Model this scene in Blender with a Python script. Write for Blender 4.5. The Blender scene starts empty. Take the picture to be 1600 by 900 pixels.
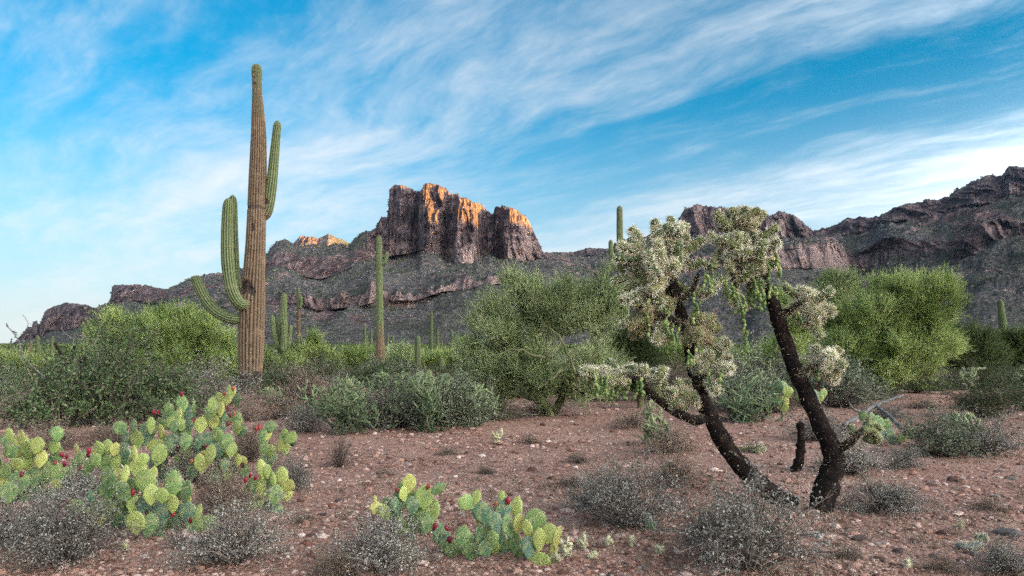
import bpy, math, random
import numpy as np
from mathutils import Vector, Matrix, Euler

# ------------------------------------------------------------------ camera, sky, sun, exposure
FPX, HOR, CAMH = 1081.0, 553.0, 1.25          # focal length in photo pixels, horizon row, eye height
SUN_EL, SUN_AZ = 3.0, 122.0                    # degrees; azimuth clockwise from +Y (the view direction)
SKY_STRENGTH, SUN_STRENGTH, EXPOSURE = 0.15, 4.3, 3.05

scene = bpy.context.scene
col = scene.collection
cam_d = bpy.data.cameras.new('camera')
cam_d.sensor_width = 36.0
cam_d.lens = 36.0 * FPX / 1600.0
cam_d.shift_y = (HOR - 450.0) / 1600.0
cam_d.clip_start, cam_d.clip_end = 0.1, 30000.0
cam = bpy.data.objects.new('camera', cam_d)
cam.location = (0, 0, CAMH)
cam.rotation_euler = (math.radians(90), 0, 0)
col.objects.link(cam)
scene.camera = cam

scene.render.engine = 'CYCLES'
scene.cycles.use_denoising = False
scene.cycles.use_adaptive_sampling = False
scene.cycles.sample_clamp_indirect = 4.0
scene.cycles.max_bounces = 6
scene.cycles.diffuse_bounces = 2
scene.cycles.transparent_max_bounces = 4
scene.view_settings.view_transform = 'Standard'
scene.view_settings.look = 'None'
scene.view_settings.gamma = 1.0
scene.view_settings.exposure = EXPOSURE


class NT:
    """tiny helper for node trees"""
    def __init__(s, tree):
        s.t = tree
    def n(s, typ, ins=None, **props):
        nd = s.t.nodes.new(typ)
        for k, v in props.items():
            setattr(nd, k, v)
        for k, v in (ins or {}).items():
            if isinstance(v, bpy.types.NodeSocket):
                s.t.links.new(v, nd.inputs[k])
            else:
                nd.inputs[k].default_value = v
        return nd
    def math(s, op, a, b=0.0, c=0.0, clamp=False):
        nd = s.n('ShaderNodeMath', {0: a, 1: b, 2: c}, operation=op)
        nd.use_clamp = clamp
        return nd.outputs[0]
    def vmath(s, op, a, b=(0, 0, 0)):
        return s.n('ShaderNodeVectorMath', {0: a, 1: b}, operation=op).outputs[0]
    def ramp(s, fac, stops, interp='LINEAR'):
        nd = s.n('ShaderNodeValToRGB', {0: fac})
        cr = nd.color_ramp
        cr.interpolation = interp
        while len(cr.elements) < len(stops):
            cr.elements.new(0.5)
        for e, (p, c) in zip(cr.elements, stops):
            e.position = p
            e.color = tuple(c) + (1,) if len(c) == 3 else c
        return nd.outputs[0]
    def smooth(s, x, lo, hi):
        return s.n('ShaderNodeMapRange', {0: x, 1: lo, 2: hi, 3: 0.0, 4: 1.0}, interpolation_type='SMOOTHSTEP').outputs[0]
    def mix(s, f, a, b, blend='MIX'):
        nd = s.n('ShaderNodeMix', data_type='RGBA', blend_type=blend)
        for i, v in ((0, f), (6, a), (7, b)):
            if isinstance(v, bpy.types.NodeSocket):
                s.t.links.new(v, nd.inputs[i])
            elif i == 0:
                nd.inputs[0].default_value = v
            else:
                nd.inputs[i].default_value = tuple(v) + (1,) if len(v) == 3 else v
        return nd.outputs[2]
    def noise(s, vec, scale, detail=4, rough=0.55, dist=0.0, out=0):
        return s.n('ShaderNodeTexNoise', {'Vector': vec, 'Scale': scale, 'Detail': detail, 'Roughness': rough, 'Distortion': dist}).outputs[out]


world = bpy.data.worlds.new('World')
scene.world = world
world.use_nodes = True
wt = NT(world.node_tree)
world.node_tree.nodes.clear()
sky = wt.n('ShaderNodeTexSky', sky_type='NISHITA')
sky.sun_disc = False
sky.sun_elevation = math.radians(SUN_EL)
sky.sun_rotation = math.radians(SUN_AZ)
sky.altitude = 600
sky.air_density, sky.dust_density, sky.ozone_density = 1.0, 0.6, 3.0
tc = wt.n('ShaderNodeTexCoord').outputs['Generated']
sep = wt.n('ShaderNodeSeparateXYZ', {0: tc})
dz = wt.math('MAXIMUM', sep.outputs[2], 0.0)
den = wt.math('ADD', dz, 0.09)
cx = wt.math('DIVIDE', sep.outputs[0], den)
cy = wt.math('DIVIDE', sep.outputs[1], den)
pl = wt.n('ShaderNodeCombineXYZ', {0: cx, 1: cy, 2: 0.0}).outputs[0]          # cloud layer seen in perspective
def rot_scale(vec, ang, sx, sy, off=(0, 0, 0)):
    m = wt.n('ShaderNodeMapping', {'Vector': vec, 'Location': off, 'Rotation': (0, 0, math.radians(ang)), 'Scale': (1, 1, 1)})
    return wt.n('ShaderNodeMapping', {'Vector': m.outputs[0], 'Scale': (sx, sy, 1)}).outputs[0]
warp = wt.noise(pl, 0.9, 3, 0.5, out=1)
plw = wt.vmath('ADD', pl, wt.vmath('SCALE', wt.vmath('SUBTRACT', warp, (0.5, 0.5, 0.5))))
plw.node.inputs[1].links[0].from_node.inputs[3].default_value = 0.5
r45 = wt.n('ShaderNodeSeparateXYZ', {0: rot_scale(plw, 45, 1, 1)}).outputs[1]
street = wt.math('COSINE', wt.math('MULTIPLY', wt.math('SUBTRACT', r45, 1.45), 2 * math.pi / 1.75))   # parallel cloud streets
streak = wt.noise(rot_scale(plw, 42, 0.40, 1.7, (3.1, 1.7, 0)), 1.5, 8, 0.60)
fine = wt.noise(rot_scale(plw, 50, 1.5, 3.2, (0.4, 5.2, 0)), 2.6, 7, 0.66)
big = wt.noise(rot_scale(pl, 38, 0.5, 1.1, (7.3, 2.2, 0)), 0.75, 2, 0.5)
cov = wt.math('ADD', wt.math('MULTIPLY', streak, 0.52), wt.math('MULTIPLY', fine, 0.26))
cov = wt.math('ADD', cov, wt.math('MULTIPLY', big, 0.35))
cov = wt.math('ADD', cov, wt.math('MULTIPLY', street, 0.062))
cloud = wt.smooth(cov, 0.42, 0.86)
veil = wt.math('ADD', wt.math('MULTIPLY', wt.smooth(dz, 0.36, 0.03), 0.64), wt.math('MULTIPLY', wt.smooth(dz, 0.16, 0.0), 0.30))                      # the thin layer thickens towards the horizon
cloud = wt.math('SUBTRACT', 1.0, wt.math('MULTIPLY', wt.math('SUBTRACT', 1.0, cloud), wt.math('SUBTRACT', 1.0, veil)))
cloud = wt.math('MULTIPLY', cloud, 0.92)
blue = wt.mix(1.0, sky.outputs[0], (0.0, 0.315, 0.405), 'MULTIPLY')
blue = wt.n('ShaderNodeHueSaturation', {'Hue': 0.483, 'Saturation': 1.0, 'Value': 1.0, 'Fac': 1.0, 'Color': blue}).outputs[0]
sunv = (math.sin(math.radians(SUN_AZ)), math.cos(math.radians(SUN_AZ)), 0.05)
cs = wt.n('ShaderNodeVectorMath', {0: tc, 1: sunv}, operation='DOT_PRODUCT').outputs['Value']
glow_boost = wt.math('POWER', wt.math('MULTIPLY_ADD', cs, 0.5, 0.5, clamp=True), 6.0)     # cloud glow round the unseen sun, boosted to light the land
cloud_col = wt.mix(1.0, wt.mix(glow_boost, (0.84, 0.845, 0.85), (0.90, 0.83, 0.75)), wt.n('ShaderNodeCombineXYZ', {0: wt.math('MULTIPLY_ADD', glow_boost, 36.0, 1.0), 1: wt.math('MULTIPLY_ADD', glow_boost, 36.0, 1.0), 2: wt.math('MULTIPLY_ADD', glow_boost, 36.0, 1.0)}).outputs[0], 'MULTIPLY')
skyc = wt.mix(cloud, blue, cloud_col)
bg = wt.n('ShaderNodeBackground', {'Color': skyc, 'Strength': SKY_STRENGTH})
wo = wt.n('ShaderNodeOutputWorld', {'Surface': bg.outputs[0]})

sun_d = bpy.data.lights.new('sun', 'SUN')
sun_d.energy = SUN_STRENGTH
sun_d.angle = math.radians(0.3)
sun_d.color = (1.0, 0.50, 0.01)
sun = bpy.data.objects.new('sun', sun_d)
sa, se = math.radians(SUN_AZ), math.radians(SUN_EL)
SUNV = Vector((math.sin(sa) * math.cos(se), math.cos(sa) * math.cos(se), math.sin(se)))
sun.rotation_euler = SUNV.to_track_quat('Z', 'Y').to_euler()
sun.location = (30, -30, 40)
col.objects.link(sun)

# ------------------------------------------------------------------ helpers
rng = np.random.default_rng(7)
random.seed(7)

def _hash(ix, iy, iz):
    h = (ix.astype(np.int64) * 374761393 + iy.astype(np.int64) * 668265263 + iz.astype(np.int64) * 2147483647) & 0xffffffff
    h = ((h ^ (h >> 13)) * 1274126177) & 0xffffffff
    h = (h ^ (h >> 16)) & 0xffffffff
    return h.astype(np.float64) / 4294967295.0

def vnoise(x, y, z=0.0):
    x, y, z = np.broadcast_arrays(np.asarray(x, float), np.asarray(y, float), np.asarray(z, float))
    ix, iy, iz = np.floor(x), np.floor(y), np.floor(z)
    fx, fy, fz = x - ix, y - iy, z - iz
    fx, fy, fz = fx * fx * (3 - 2 * fx), fy * fy * (3 - 2 * fy), fz * fz * (3 - 2 * fz)
    r = 0
    for a in (0, 1):
        for b in (0, 1):
            for c in (0, 1):
                w = (fx if a else 1 - fx) * (fy if b else 1 - fy) * (fz if c else 1 - fz)
                r = r + w * _hash(ix + a, iy + b, iz + c)
    return r * 2 - 1

def fbm(x, y, z=0.0, oct=4, gain=0.5):
    r, a, f = 0, 1.0, 1.0
    for o in range(oct):
        r = r + a * vnoise(np.asarray(x) * f + 17.3 * o, np.asarray(y) * f + 5.1 * o, np.asarray(z) * f + 9.7 * o)
        a *= gain
        f *= 2.03
    return r

def ridged(x, y, z=0.0, oct=4):
    r, a, f = 0, 1.0, 1.0
    for o in range(oct):
        r = r + a * (1 - 2 * np.abs(vnoise(np.asarray(x) * f + 31.7 * o, np.asarray(y) * f + 3.3 * o, np.asarray(z) * f)))
        a *= 0.5
        f *= 2.07
    return r

def np_mesh(name, verts, faces, mats=(), attrs=None, midx=None, smooth=False):
    """verts (n,3), faces (m,3|4) or list of such arrays; attrs: name -> per-vertex float"""
    me = bpy.data.meshes.new(name)
    verts = np.asarray(verts, np.float32)
    if not isinstance(faces, list):
        faces = [faces]
    faces = [np.asarray(f, np.int32) for f in faces if len(f)]
    me.vertices.add(len(verts))
    me.vertices.foreach_set('co', verts.ravel())
    sizes = np.concatenate([np.full(len(f), f.shape[1], np.int32) for f in faces])
    loops = np.concatenate([f.ravel() for f in faces])
    me.loops.add(len(loops))
    me.loops.foreach_set('vertex_index', loops)
    me.polygons.add(len(sizes))
    starts = np.concatenate([[0], np.cumsum(sizes)[:-1]]).astype(np.int32)
    me.polygons.foreach_set('loop_start', starts)
    if midx is not None:
        me.polygons.foreach_set('material_index', np.asarray(midx, np.int32))
    me.polygons.foreach_set('use_smooth', np.full(len(sizes), bool(smooth)))
    for k, v in (attrs or {}).items():
        a = me.attributes.new(k, 'FLOAT', 'POINT')
        a.data.foreach_set('value', np.asarray(v, np.float32))
    for m in mats:
        me.materials.append(m)
    me.update(calc_edges=True)
    return me

def add(name, data, parent=None, loc=None, label=None, cat=None, group=None, kind=None):
    o = bpy.data.objects.new(name, data)
    col.objects.link(o)
    if parent is not None:
        o.parent = parent
    if loc is not None:
        o.location = loc
    for k, v in (('label', label), ('category', cat), ('group', group), ('kind', kind)):
        if v:
            o[k] = v
    return o

def copy_tree(o, parent=None):
    c = o.copy()
    col.objects.link(c)
    c.parent = parent
    for ch in [q for q in o.children]:
        copy_tree(ch, c)
    return c

class Geo:
    """collects verts / faces / per-vertex attributes of several pieces of one mesh"""
    def __init__(s):
        s.v, s.f, s.a, s.m, s.n = [], [], {}, [], 0
    def add(s, v, f, mi=0, **at):
        v = np.asarray(v, float)
        if not len(v):
            return
        for k in set(list(at) + list(s.a)):
            s.a.setdefault(k, [np.zeros(s.n)] if s.n else [])
            val = at.get(k, 0.0)
            s.a[k].append(np.broadcast_to(np.asarray(val, float), (len(v),)).copy())
        s.v.append(v)
        for q in (f if isinstance(f, list) else [f]):
            q = np.asarray(q)
            if len(q):
                s.f.append(q + s.n)
                s.m.append(np.full(len(q), mi))
        s.n += len(v)
    def mesh(s, name, mats, smooth=False):
        return np_mesh(name, np.concatenate(s.v), s.f, mats, {k: np.concatenate(v) for k, v in s.a.items()},
                       np.concatenate(s.m), smooth)

def frames(P):
    """tangent + two normals along a polyline"""
    P = np.asarray(P, float)
    T = np.gradient(P, axis=0)
    T /= np.linalg.norm(T, axis=1, keepdims=True) + 1e-9
    ref = np.array([0.31, 1.0, 0.12])
    A = np.zeros_like(T)
    a = np.cross(T[0], ref)
    for i in range(len(T)):
        a = a - T[i] * np.dot(a, T[i])
        n = np.linalg.norm(a)
        if n < 1e-6:
            a = np.cross(T[i], np.array([1.0, 0, 0])); n = np.linalg.norm(a)
        a = a / n
        A[i] = a
    return T, A, np.cross(T, A)

def tube(P, R, n=6, cap=True):
    P = np.asarray(P, float)
    R = np.broadcast_to(np.asarray(R, float), (len(P),))
    T, A, B = frames(P)
    th = np.arange(n) * 2 * math.pi / n
    V = P[:, None, :] + R[:, None, None] * (np.cos(th)[None, :, None] * A[:, None, :] + np.sin(th)[None, :, None] * B[:, None, :])
    V = V.reshape(-1, 3)
    i = np.arange(len(P) - 1)[:, None] * n
    j = np.arange(n)[None, :]
    k = (np.arange(n)[None, :] + 1) % n
    F = np.stack([i + j, i + k, i + n + k, i + n + j], -1).reshape(-1, 4)
    fl = [F]
    if cap:
        V = np.vstack([V, P[-1:] + T[-1:] * R[-1] * 0.5, P[:1]])
        e = (len(P) - 1) * n
        c = np.full(n, len(P) * n)
        fl.append(np.stack([e + np.arange(n), e + (np.arange(n) + 1) % n, c], -1))
        fl.append(np.stack([(np.arange(n) + 1) % n, np.arange(n), c + 1], -1))
    return V, fl

def spline(pts, n):
    """Catmull-Rom through pts (k,d), n samples"""
    p = np.asarray(pts, float)
    p = np.vstack([2 * p[0] - p[1], p, 2 * p[-1] - p[-2]])
    t = np.linspace(0, len(p) - 3 - 1e-6, n)
    i = t.astype(int)
    u = (t - i)[:, None]
    a, b, c, d = p[i], p[i + 1], p[i + 2], p[i + 3]
    return 0.5 * (2 * b + (c - a) * u + (2 * a - 5 * b + 4 * c - d) * u ** 2 + (3 * b - a - 3 * c + d) * u ** 3)

def slivers(base, tip, width, rg=rng):
    """thin triangles from base to tip (n,3), n widths"""
    base, tip = np.asarray(base, float), np.asarray(tip, float)
    d = tip - base
    r = rg.normal(size=d.shape)
    s = np.cross(d, r)
    s /= np.linalg.norm(s, axis=1, keepdims=True) + 1e-9
    w = np.broadcast_to(np.asarray(width, float), (len(d),))[:, None] * 0.5
    V = np.stack([base - s * w, base + s * w, tip], 1).reshape(-1, 3)
    return V, np.arange(len(V)).reshape(-1, 3)

def leaves_quads(c, d, length, width, rg=rng):
    """diamond leaves at c pointing along d"""
    c, d = np.asarray(c, float), np.asarray(d, float)
    d = d / (np.linalg.norm(d, axis=1, keepdims=True) + 1e-9)
    r = rg.normal(size=d.shape)
    s = np.cross(d, r)
    s /= np.linalg.norm(s, axis=1, keepdims=True) + 1e-9
    L = np.broadcast_to(np.asarray(length, float), (len(d),))[:, None]
    W = np.broadcast_to(np.asarray(width, float), (len(d),))[:, None] * 0.5
    V = np.stack([c, c + d * L * 0.55 + s * W, c + d * L, c + d * L * 0.55 - s * W], 1).reshape(-1, 3)
    return V, np.arange(len(V)).reshape(-1, 4)

def unit(n, rg=rng):
    v = rg.normal(size=(n, 3))
    return v / np.linalg.norm(v, axis=1, keepdims=True)

def gz(x, y):
    """ground height"""
    x, y = np.asarray(x, float), np.asarray(y, float)
    r = np.hypot(x, y)
    z = 0.05 * fbm(x * 0.35, y * 0.35, 2.0, 3) * np.clip((r - 1.0) / 6, 0.25, 1) + 0.02 * fbm(x * 1.7, y * 1.7, 5.0, 3)
    z = z + 0.016 * np.maximum(0, y - 70) * (y > 0)
    return z

def ground_at(px, py):
    """point of the level ground seen at a photo position"""
    Y = FPX * CAMH / (py - HOR)
    X = (px - 800.0) / FPX * Y
    return X, Y, float(gz(X, Y))

def W(px, py, Y):
    return np.array([(px - 800.0) / FPX * Y, Y, CAMH + (HOR - py) / FPX * Y])

# ---- materials
MATS = {}
def material(name, fn, rough=0.85, spec=0.2, glow=0.0):
    m = bpy.data.materials.new(name)
    m.use_nodes = True
    m.node_tree.nodes.clear()
    t = NT(m.node_tree)
    out = t.n('ShaderNodeOutputMaterial')
    p = t.n('ShaderNodeBsdfPrincipled', {'Roughness': rough, 'Specular IOR Level': spec})
    r = fn(t, p)
    if isinstance(r, bpy.types.NodeSocket):
        m.node_tree.links.new(r, p.inputs['Base Color'])
    if glow:                                                       # thin leaves let some light through
        tr = t.n('ShaderNodeBsdfTranslucent', {'Color': r})
        mx = t.n('ShaderNodeMixShader', {0: glow, 1: p.outputs[0], 2: tr.outputs[0]})
        m.node_tree.links.new(mx.outputs[0], out.inputs[0])
    else:
        m.node_tree.links.new(p.outputs[0], out.inputs[0])
    MATS[name] = m
    return m

def attr(t, name):
    return t.n('ShaderNodeAttribute', attribute_name=name).outputs['Fac']
def objpos(t):
    return t.n('ShaderNodeTexCoord').outputs['Object']
def wpos(t):
    return t.n('ShaderNodeNewGeometry').outputs['Position']
def bump(t, p, h, strength=0.5, dist=0.02):
    b = t.n('ShaderNodeBump', {'Strength': strength, 'Distance': dist, 'Height': h})
    t.t.links.new(b.outputs[0], p.inputs['Normal'])
def leafy(name, a, b, c, rough=0.7, trans=0.0, ovar=0.25):
    """foliage colour: per-leaf attribute 'tone' runs a -> b -> c; a little change from plant to plant"""
    def fn(t, p):
        f = t.ramp(attr(t, 'tone'), [(0, a), (0.5, b), (1, c)])
        rnd = t.n('ShaderNodeObjectInfo').outputs['Random']
        v = t.math('MULTIPLY_ADD', rnd, ovar * 2, 1 - ovar)
        return t.n('ShaderNodeHueSaturation', {'Value': v, 'Color': f}).outputs[0]
    return material(name, fn, rough, glow=trans)

# ------------------------------------------------------------------ ground
def m_soil(t, p):
    P = wpos(t)
    n1 = t.noise(P, 0.55, 5, 0.6)
    n2 = t.noise(P, 9.0, 6, 0.7)
    n3 = t.noise(P, 55.0, 4, 0.7)
    c = t.ramp(n2, [(0.30, (0.070, 0.036, 0.028)), (0.5, (0.25, 0.13, 0.095)), (0.72, (0.43, 0.255, 0.20))])
    c = t.mix(t.smooth(n1, 0.42, 0.72), c, (0.37, 0.225, 0.17))
    vor = t.n('ShaderNodeTexVoronoi', {'Vector': P, 'Scale': 34.0, 'Randomness': 1.0})
    peb = t.ramp(t.n('ShaderNodeSeparateColor', {0: vor.outputs['Color']}).outputs[0],
                 [(0.0, (0.13, 0.07, 0.06)), (0.4, (0.31, 0.17, 0.135)), (0.75, (0.46, 0.31, 0.26)), (1.0, (0.56, 0.47, 0.43))])
    c = t.mix(t.math('MULTIPLY', t.smooth(vor.outputs['Distance'], 0.55, 0.25), 0.65), c, peb)
    far = t.smooth(t.n('ShaderNodeSeparateXYZ', {0: P}).outputs[1], 45.0, 130.0)
    sc = t.ramp(t.noise(P, 0.22, 6, 0.75), [(0.3, (0.03, 0.04, 0.018)), (0.55, (0.07, 0.075, 0.035)), (0.75, (0.17, 0.12, 0.085))])
    c = t.mix(far, c, sc)
    h = t.math('ADD', t.math('MULTIPLY', n2, 0.6), t.math('MULTIPLY', t.math('SUBTRACT', 0.6, vor.outputs['Distance']), 0.5))
    h = t.math('ADD', h, t.math('MULTIPLY', n3, 0.25))
    bump(t, p, h, 0.9, 0.03)
    return c
material('soil', m_soil, 0.95, 0.1)

def build_ground():
    nr, na = 230, 420
    r = np.concatenate([[0.0], np.geomspace(0.6, 5200, nr)])
    a = np.linspace(0, 2 * math.pi, na, endpoint=False)
    Rr, Aa = np.meshgrid(r[1:], a, indexing='ij')
    X, Y = (Rr * np.sin(Aa)).ravel(), (Rr * np.cos(Aa)).ravel()
    V = np.stack([X, Y, gz(X, Y)], -1)
    V = np.vstack([V, [[0, 0, float(gz(0, 0))]]])
    i = np.arange(nr - 1)[:, None] * na
    j = np.arange(na)[None, :]
    k = (j + 1) % na
    F = np.stack([i + j, i + na + j, i + na + k, i + k], -1).reshape(-1, 4)
    c = np.full(na, nr * na)
    F2 = np.stack([np.arange(na), (np.arange(na) + 1) % na, c], -1)[:, ::-1]
    add('ground', np_mesh('ground', V, [F[:, ::-1], F2], [MATS['soil']], smooth=True), kind='structure',
        label='reddish brown stony desert soil')
build_ground()

# ------------------------------------------------------------------ mountains
def m_mount(t, p):
    P = wpos(t)
    sx = t.n('ShaderNodeMapping', {'Vector': P, 'Scale': (1, 1, 0.16)}).outputs[0]
    st = t.n('ShaderNodeMapping', {'Vector': P, 'Scale': (0.22, 0.22, 1.4)}).outputs[0]
    v1 = t.noise(sx, 0.045, 6, 0.68)
    v2 = t.noise(sx, 0.22, 5, 0.7)
    s1 = t.noise(st, 0.05, 4, 0.6)
    rock = t.ramp(v1, [(0.32, (0.038, 0.029, 0.034)), (0.46, (0.115, 0.080, 0.082)), (0.58, (0.22, 0.150, 0.145)), (0.72, (0.39, 0.285, 0.265))])
    rock = t.mix(t.math('MULTIPLY', t.smooth(v2, 0.52, 0.36), 0.85), rock, (0.032, 0.024, 0.028))
    rock = t.mix(t.math('MULTIPLY', t.smooth(s1, 0.56, 0.7), 0.35), rock, (0.36, 0.235, 0.20))
    rock = t.mix(attr(t, 'pale'), rock, t.ramp(v1, [(0.3, (0.22, 0.15, 0.14)), (0.6, (0.46, 0.33, 0.295)), (0.8, (0.55, 0.44, 0.41))]))
    n1 = t.noise(P, 0.012, 5, 0.6)
    n2 = t.noise(P, 0.16, 6, 0.8)
    scrub = t.ramp(n2, [(0.30, (0.036, 0.042, 0.040)), (0.45, (0.080, 0.080, 0.078)), (0.56, (0.160, 0.138, 0.138)), (0.72, (0.30, 0.24, 0.235))])
    scrub = t.mix(t.math('MULTIPLY', t.smooth(n1, 0.42, 0.62), 0.40), scrub, (0.050, 0.062, 0.030))
    f = t.math('ADD', attr(t, 'cliff'), t.math('MULTIPLY', t.math('SUBTRACT', n2, 0.5), 0.9))
    nz = t.n('ShaderNodeSeparateXYZ', {0: t.n('ShaderNodeNewGeometry').outputs['True Normal']}).outputs[2]
    f = t.math('ADD', f, t.math('MULTIPLY', t.math('SUBTRACT', 0.72, nz), 0.8))
    c = t.mix(t.smooth(f, 0.40, 0.62), scrub, rock)
    h = t.math('ADD', t.math('MULTIPLY', v2, 5.0), t.math('MULTIPLY', n2, 3.0))
    bump(t, p, h, 1.0, 1.6)
    return c
material('mountain_rock', m_mount, 0.95, 0.05)

def ip(px, tab):
    tab = sorted(tab)
    return np.interp(px, [q[0] for q in tab], [q[1] for q in tab])

def sheet(name, label, px, rows, nv, seed, flute=14.0, bumpz=5.0, jag=1.3, pale=None, cliff_extra=None, sink=None):
    """a mountain flank: rows = list of (photo row per column, depth per column, cliff 0..1, relative samples), foot first, crest, back"""
    n = len(px)
    cols_y, cols_r, cols_c, cols_s = [], [], [], []
    for k in range(len(rows) - 1):
        y0, r0, c0, w = rows[k]
        y1, r1, c1, _ = rows[k + 1]
        m = max(3, int(nv * w))
        u = (np.arange(m) / m)[:, None]
        cols_y.append(y0[None, :] * (1 - u) + y1[None, :] * u)
        cols_r.append(r0[None, :] * (1 - u) + r1[None, :] * u)
        cols_c.append(np.broadcast_to(np.full(n, c0) if np.isscalar(c0) else c0, (m, n)).copy())
        cols_s.append(np.full((m, n), k))
    cols_y.append(rows[-1][0][None, :]); cols_r.append(rows[-1][1][None, :])
    cols_c.append(cols_c[-1][-1:]); cols_s.append(np.full((1, n), len(rows) - 2))
    Yp, R, C, S = map(np.vstack, (cols_y, cols_r, cols_c, cols_s))
    # soften the cliff mask
    for _ in range(3):
        C[1:-1] = (C[:-2] + 2 * C[1:-1] + C[2:]) / 4
    PX = np.broadcast_to(px[None, :], Yp.shape)
    x = (PX - 800) / FPX * R
    z = CAMH + (HOR - Yp) / FPX * R
    if sink:
        e_ = np.clip(np.minimum((px - px[0]) / max(sink[0], 1e-3), (px[-1] - px) / max(sink[1], 1e-3)), 0, 1)[None, :]
        e_ = e_ * e_ * (3 - 2 * e_)
        z = z * (0.04 + 0.96 * e_) - 8 * (1 - e_)
    Yp2 = HOR - (z - CAMH) * FPX / R
    up = np.clip(z / 60.0, 0, 1)
    xs = x + 9 * fbm(x / 60, z / 45, seed + 11, 3)
    fl = ridged(xs / 46 + seed, z / 190, seed, 4) * flute * 1.7 + ridged(xs / 15 + seed, z / 60, seed + 3, 3) * flute * 0.8
    bl = fbm(x / 30, z / 16, seed + 7, 4) * 5.0 + np.round(fbm(x / 40, z / 22, seed + 9, 2) * 2) * 2.5
    dR = -(fl + bl) * C * up
    gul = ridged(x / 105 + seed * 2 + 0.55 * fbm(x / 90, z / 60 + R / 120, seed, 3), R / 380 + z / 160, seed + 1, 2)
    dz = ((gul - 0.2) * bumpz * 1.9 + fbm(x / 34, R / 34, seed, 5, 0.6) * bumpz * 0.9) * (1 - C) * up
    R2 = R + dR
    x2 = (PX - 800) / FPX * R2
    z2 = CAMH + (HOR - Yp2) / FPX * R2 + dz
    V = np.stack([x2, R2, z2], -1).reshape(-1, 3)
    m = Yp.shape[0]
    i = np.arange(m - 1)[:, None] * n
    j = np.arange(n - 1)[None, :]
    F = np.stack([i + j, i + j + 1, i + n + j + 1, i + n + j], -1).reshape(-1, 4)
    pal = np.zeros(Yp.shape)
    if pale is not None:
        for (x0, x1, y0, y1, s) in pale:
            d = np.maximum(np.abs(PX - (x0 + x1) / 2) / ((x1 - x0) / 2), np.abs(Yp - (y0 + y1) / 2) / ((y1 - y0) / 2))
            pal = np.maximum(pal, s * np.clip((1.15 - d) * 4 + fbm(PX / 6, Yp / 6, seed, 3) * 0.9, 0, 1))
    cl = C.copy()
    oc = fbm(x / 46, R / 30 + z / 30, seed + 21, 4, 0.6)
    cl = np.maximum(cl, np.clip((oc - 0.48) * 3.0, 0, 0.85) * up)                 # scattered outcrops
    pal = np.maximum(pal, np.clip((oc - 0.62) * 1.6, 0, 0.45) * up)
    if cliff_extra is not None:
        for (cx_, cy_, rx_, ry_, s) in cliff_extra:
            d = ((PX - cx_) / rx_) ** 2 + ((Yp - cy_) / ry_) ** 2
            cl = np.maximum(cl, s * np.clip(1.4 - d + fbm(PX / 9, Yp / 7, seed, 3) * 0.5, 0, 1))
    me = np_mesh(name, V, F, [MATS['mountain_rock']], {'cliff': cl.ravel(), 'pale': pal.ravel()}, smooth=False)
    add(name, me, kind='structure', label=label)
    return V.reshape(m, n, 3), cl

def jagged(px, amp, seed):
    b = fbm(px / 9.0, 0.5, seed, 4, 0.6)
    st = np.round(fbm(px / 6.0, 3.5, seed + 2, 2) * 3) / 3
    return amp * (b * 0.8 + st * 0.8)

def soft(a, k=41):
    return np.convolve(np.pad(a, k // 2, mode='edge'), np.ones(k) / k, mode='valid')
SLOPES = []
# main massif with the lit towers
px = np.arange(235, 985, 1.05)
S = ip(px, [(235, 475), (262, 456), (274, 451), (289, 442), (318, 435), (346, 429), (387, 417), (416, 397), (432, 382), (443, 380), (458, 386), (469, 388), (487, 388),
            (500, 388), (513, 389), (545, 389), (565, 369), (582, 360), (588, 357), (596, 343), (604, 343), (607, 334), (608.5, 300), (612, 293), (632, 292), (651, 300), (655, 299),
            (664, 285), (675, 285), (683, 289), (696, 295), (707, 308), (716, 307), (721, 311), (729, 310), (740, 318), (752, 319), (767, 334), (771, 334), (773, 325),
            (779, 322), (790, 324), (802, 326), (813, 336), (823, 344), (830, 355), (836, 366), (843, 380), (847, 394), (862, 395), (879, 399), (900, 400), (940, 420), (985, 470)])
rocky = ip(px, [(235, .5), (400, .6), (460, .8), (490, .6), (505, .15), (548, .15), (560, .7), (600, 1), (845, 1), (870, .4), (985, .3)])
S = S + jagged(px, 1.9, 3) * rocky
C0 = ip(px, [(235, 490), (274, 470), (350, 455), (416, 432), (440, 428), (500, 438), (550, 420), (590, 404), (607, 402), (640, 398), (660, 392), (690, 410), (698, 420), (738, 422), (745, 410), (765, 402),
             (790, 414), (830, 408), (846, 403), (862, 405), (900, 412), (985, 450)])
mid = ip(px, [(235, .5), (400, .35), (440, .30), (550, .40), (590, .04), (850, .04), (880, .5), (985, .5)])         # where a bluff ends and a slope begins again
M1 = C0 + (S - C0) * ip(px, [(235, .5), (416, .6), (500, .72), (550, .5), (590, .5), (850, .5), (985, .5)])
Rt = ip(px, [(235, 1500), (380, 1510), (430, 1500), (540, 1500), (560, 1500), (585, 1490), (605, 1450), (846, 1430), (870, 1480), (985, 1500)])
but = ip(px, [(235, 0), (560, 0), (600, 50), (612, 62), (628, 52), (645, 56), (651, 70), (657, 8), (668, -26), (684, -16), (694, 18), (700, 0), (712, -38), (724, -62), (736, -66), (743, -46), (749, 10), (756, 62), (772, 66),
              (782, 22), (788, -24), (800, -42), (815, -34), (830, 0), (846, 30), (870, 0), (985, 0)])
thick = ip(px, [(235, 160), (416, 190), (550, 200), (590, 70), (608, 34), (846, 34), (880, 120), (985, 120)])
Bb = ip(px, [(235, 500), (400, 478), (460, 474), (500, 486), (560, 480), (600, 470), (650, 470), (690, 456), (760, 449), (830, 452), (985, 470)])
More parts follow.
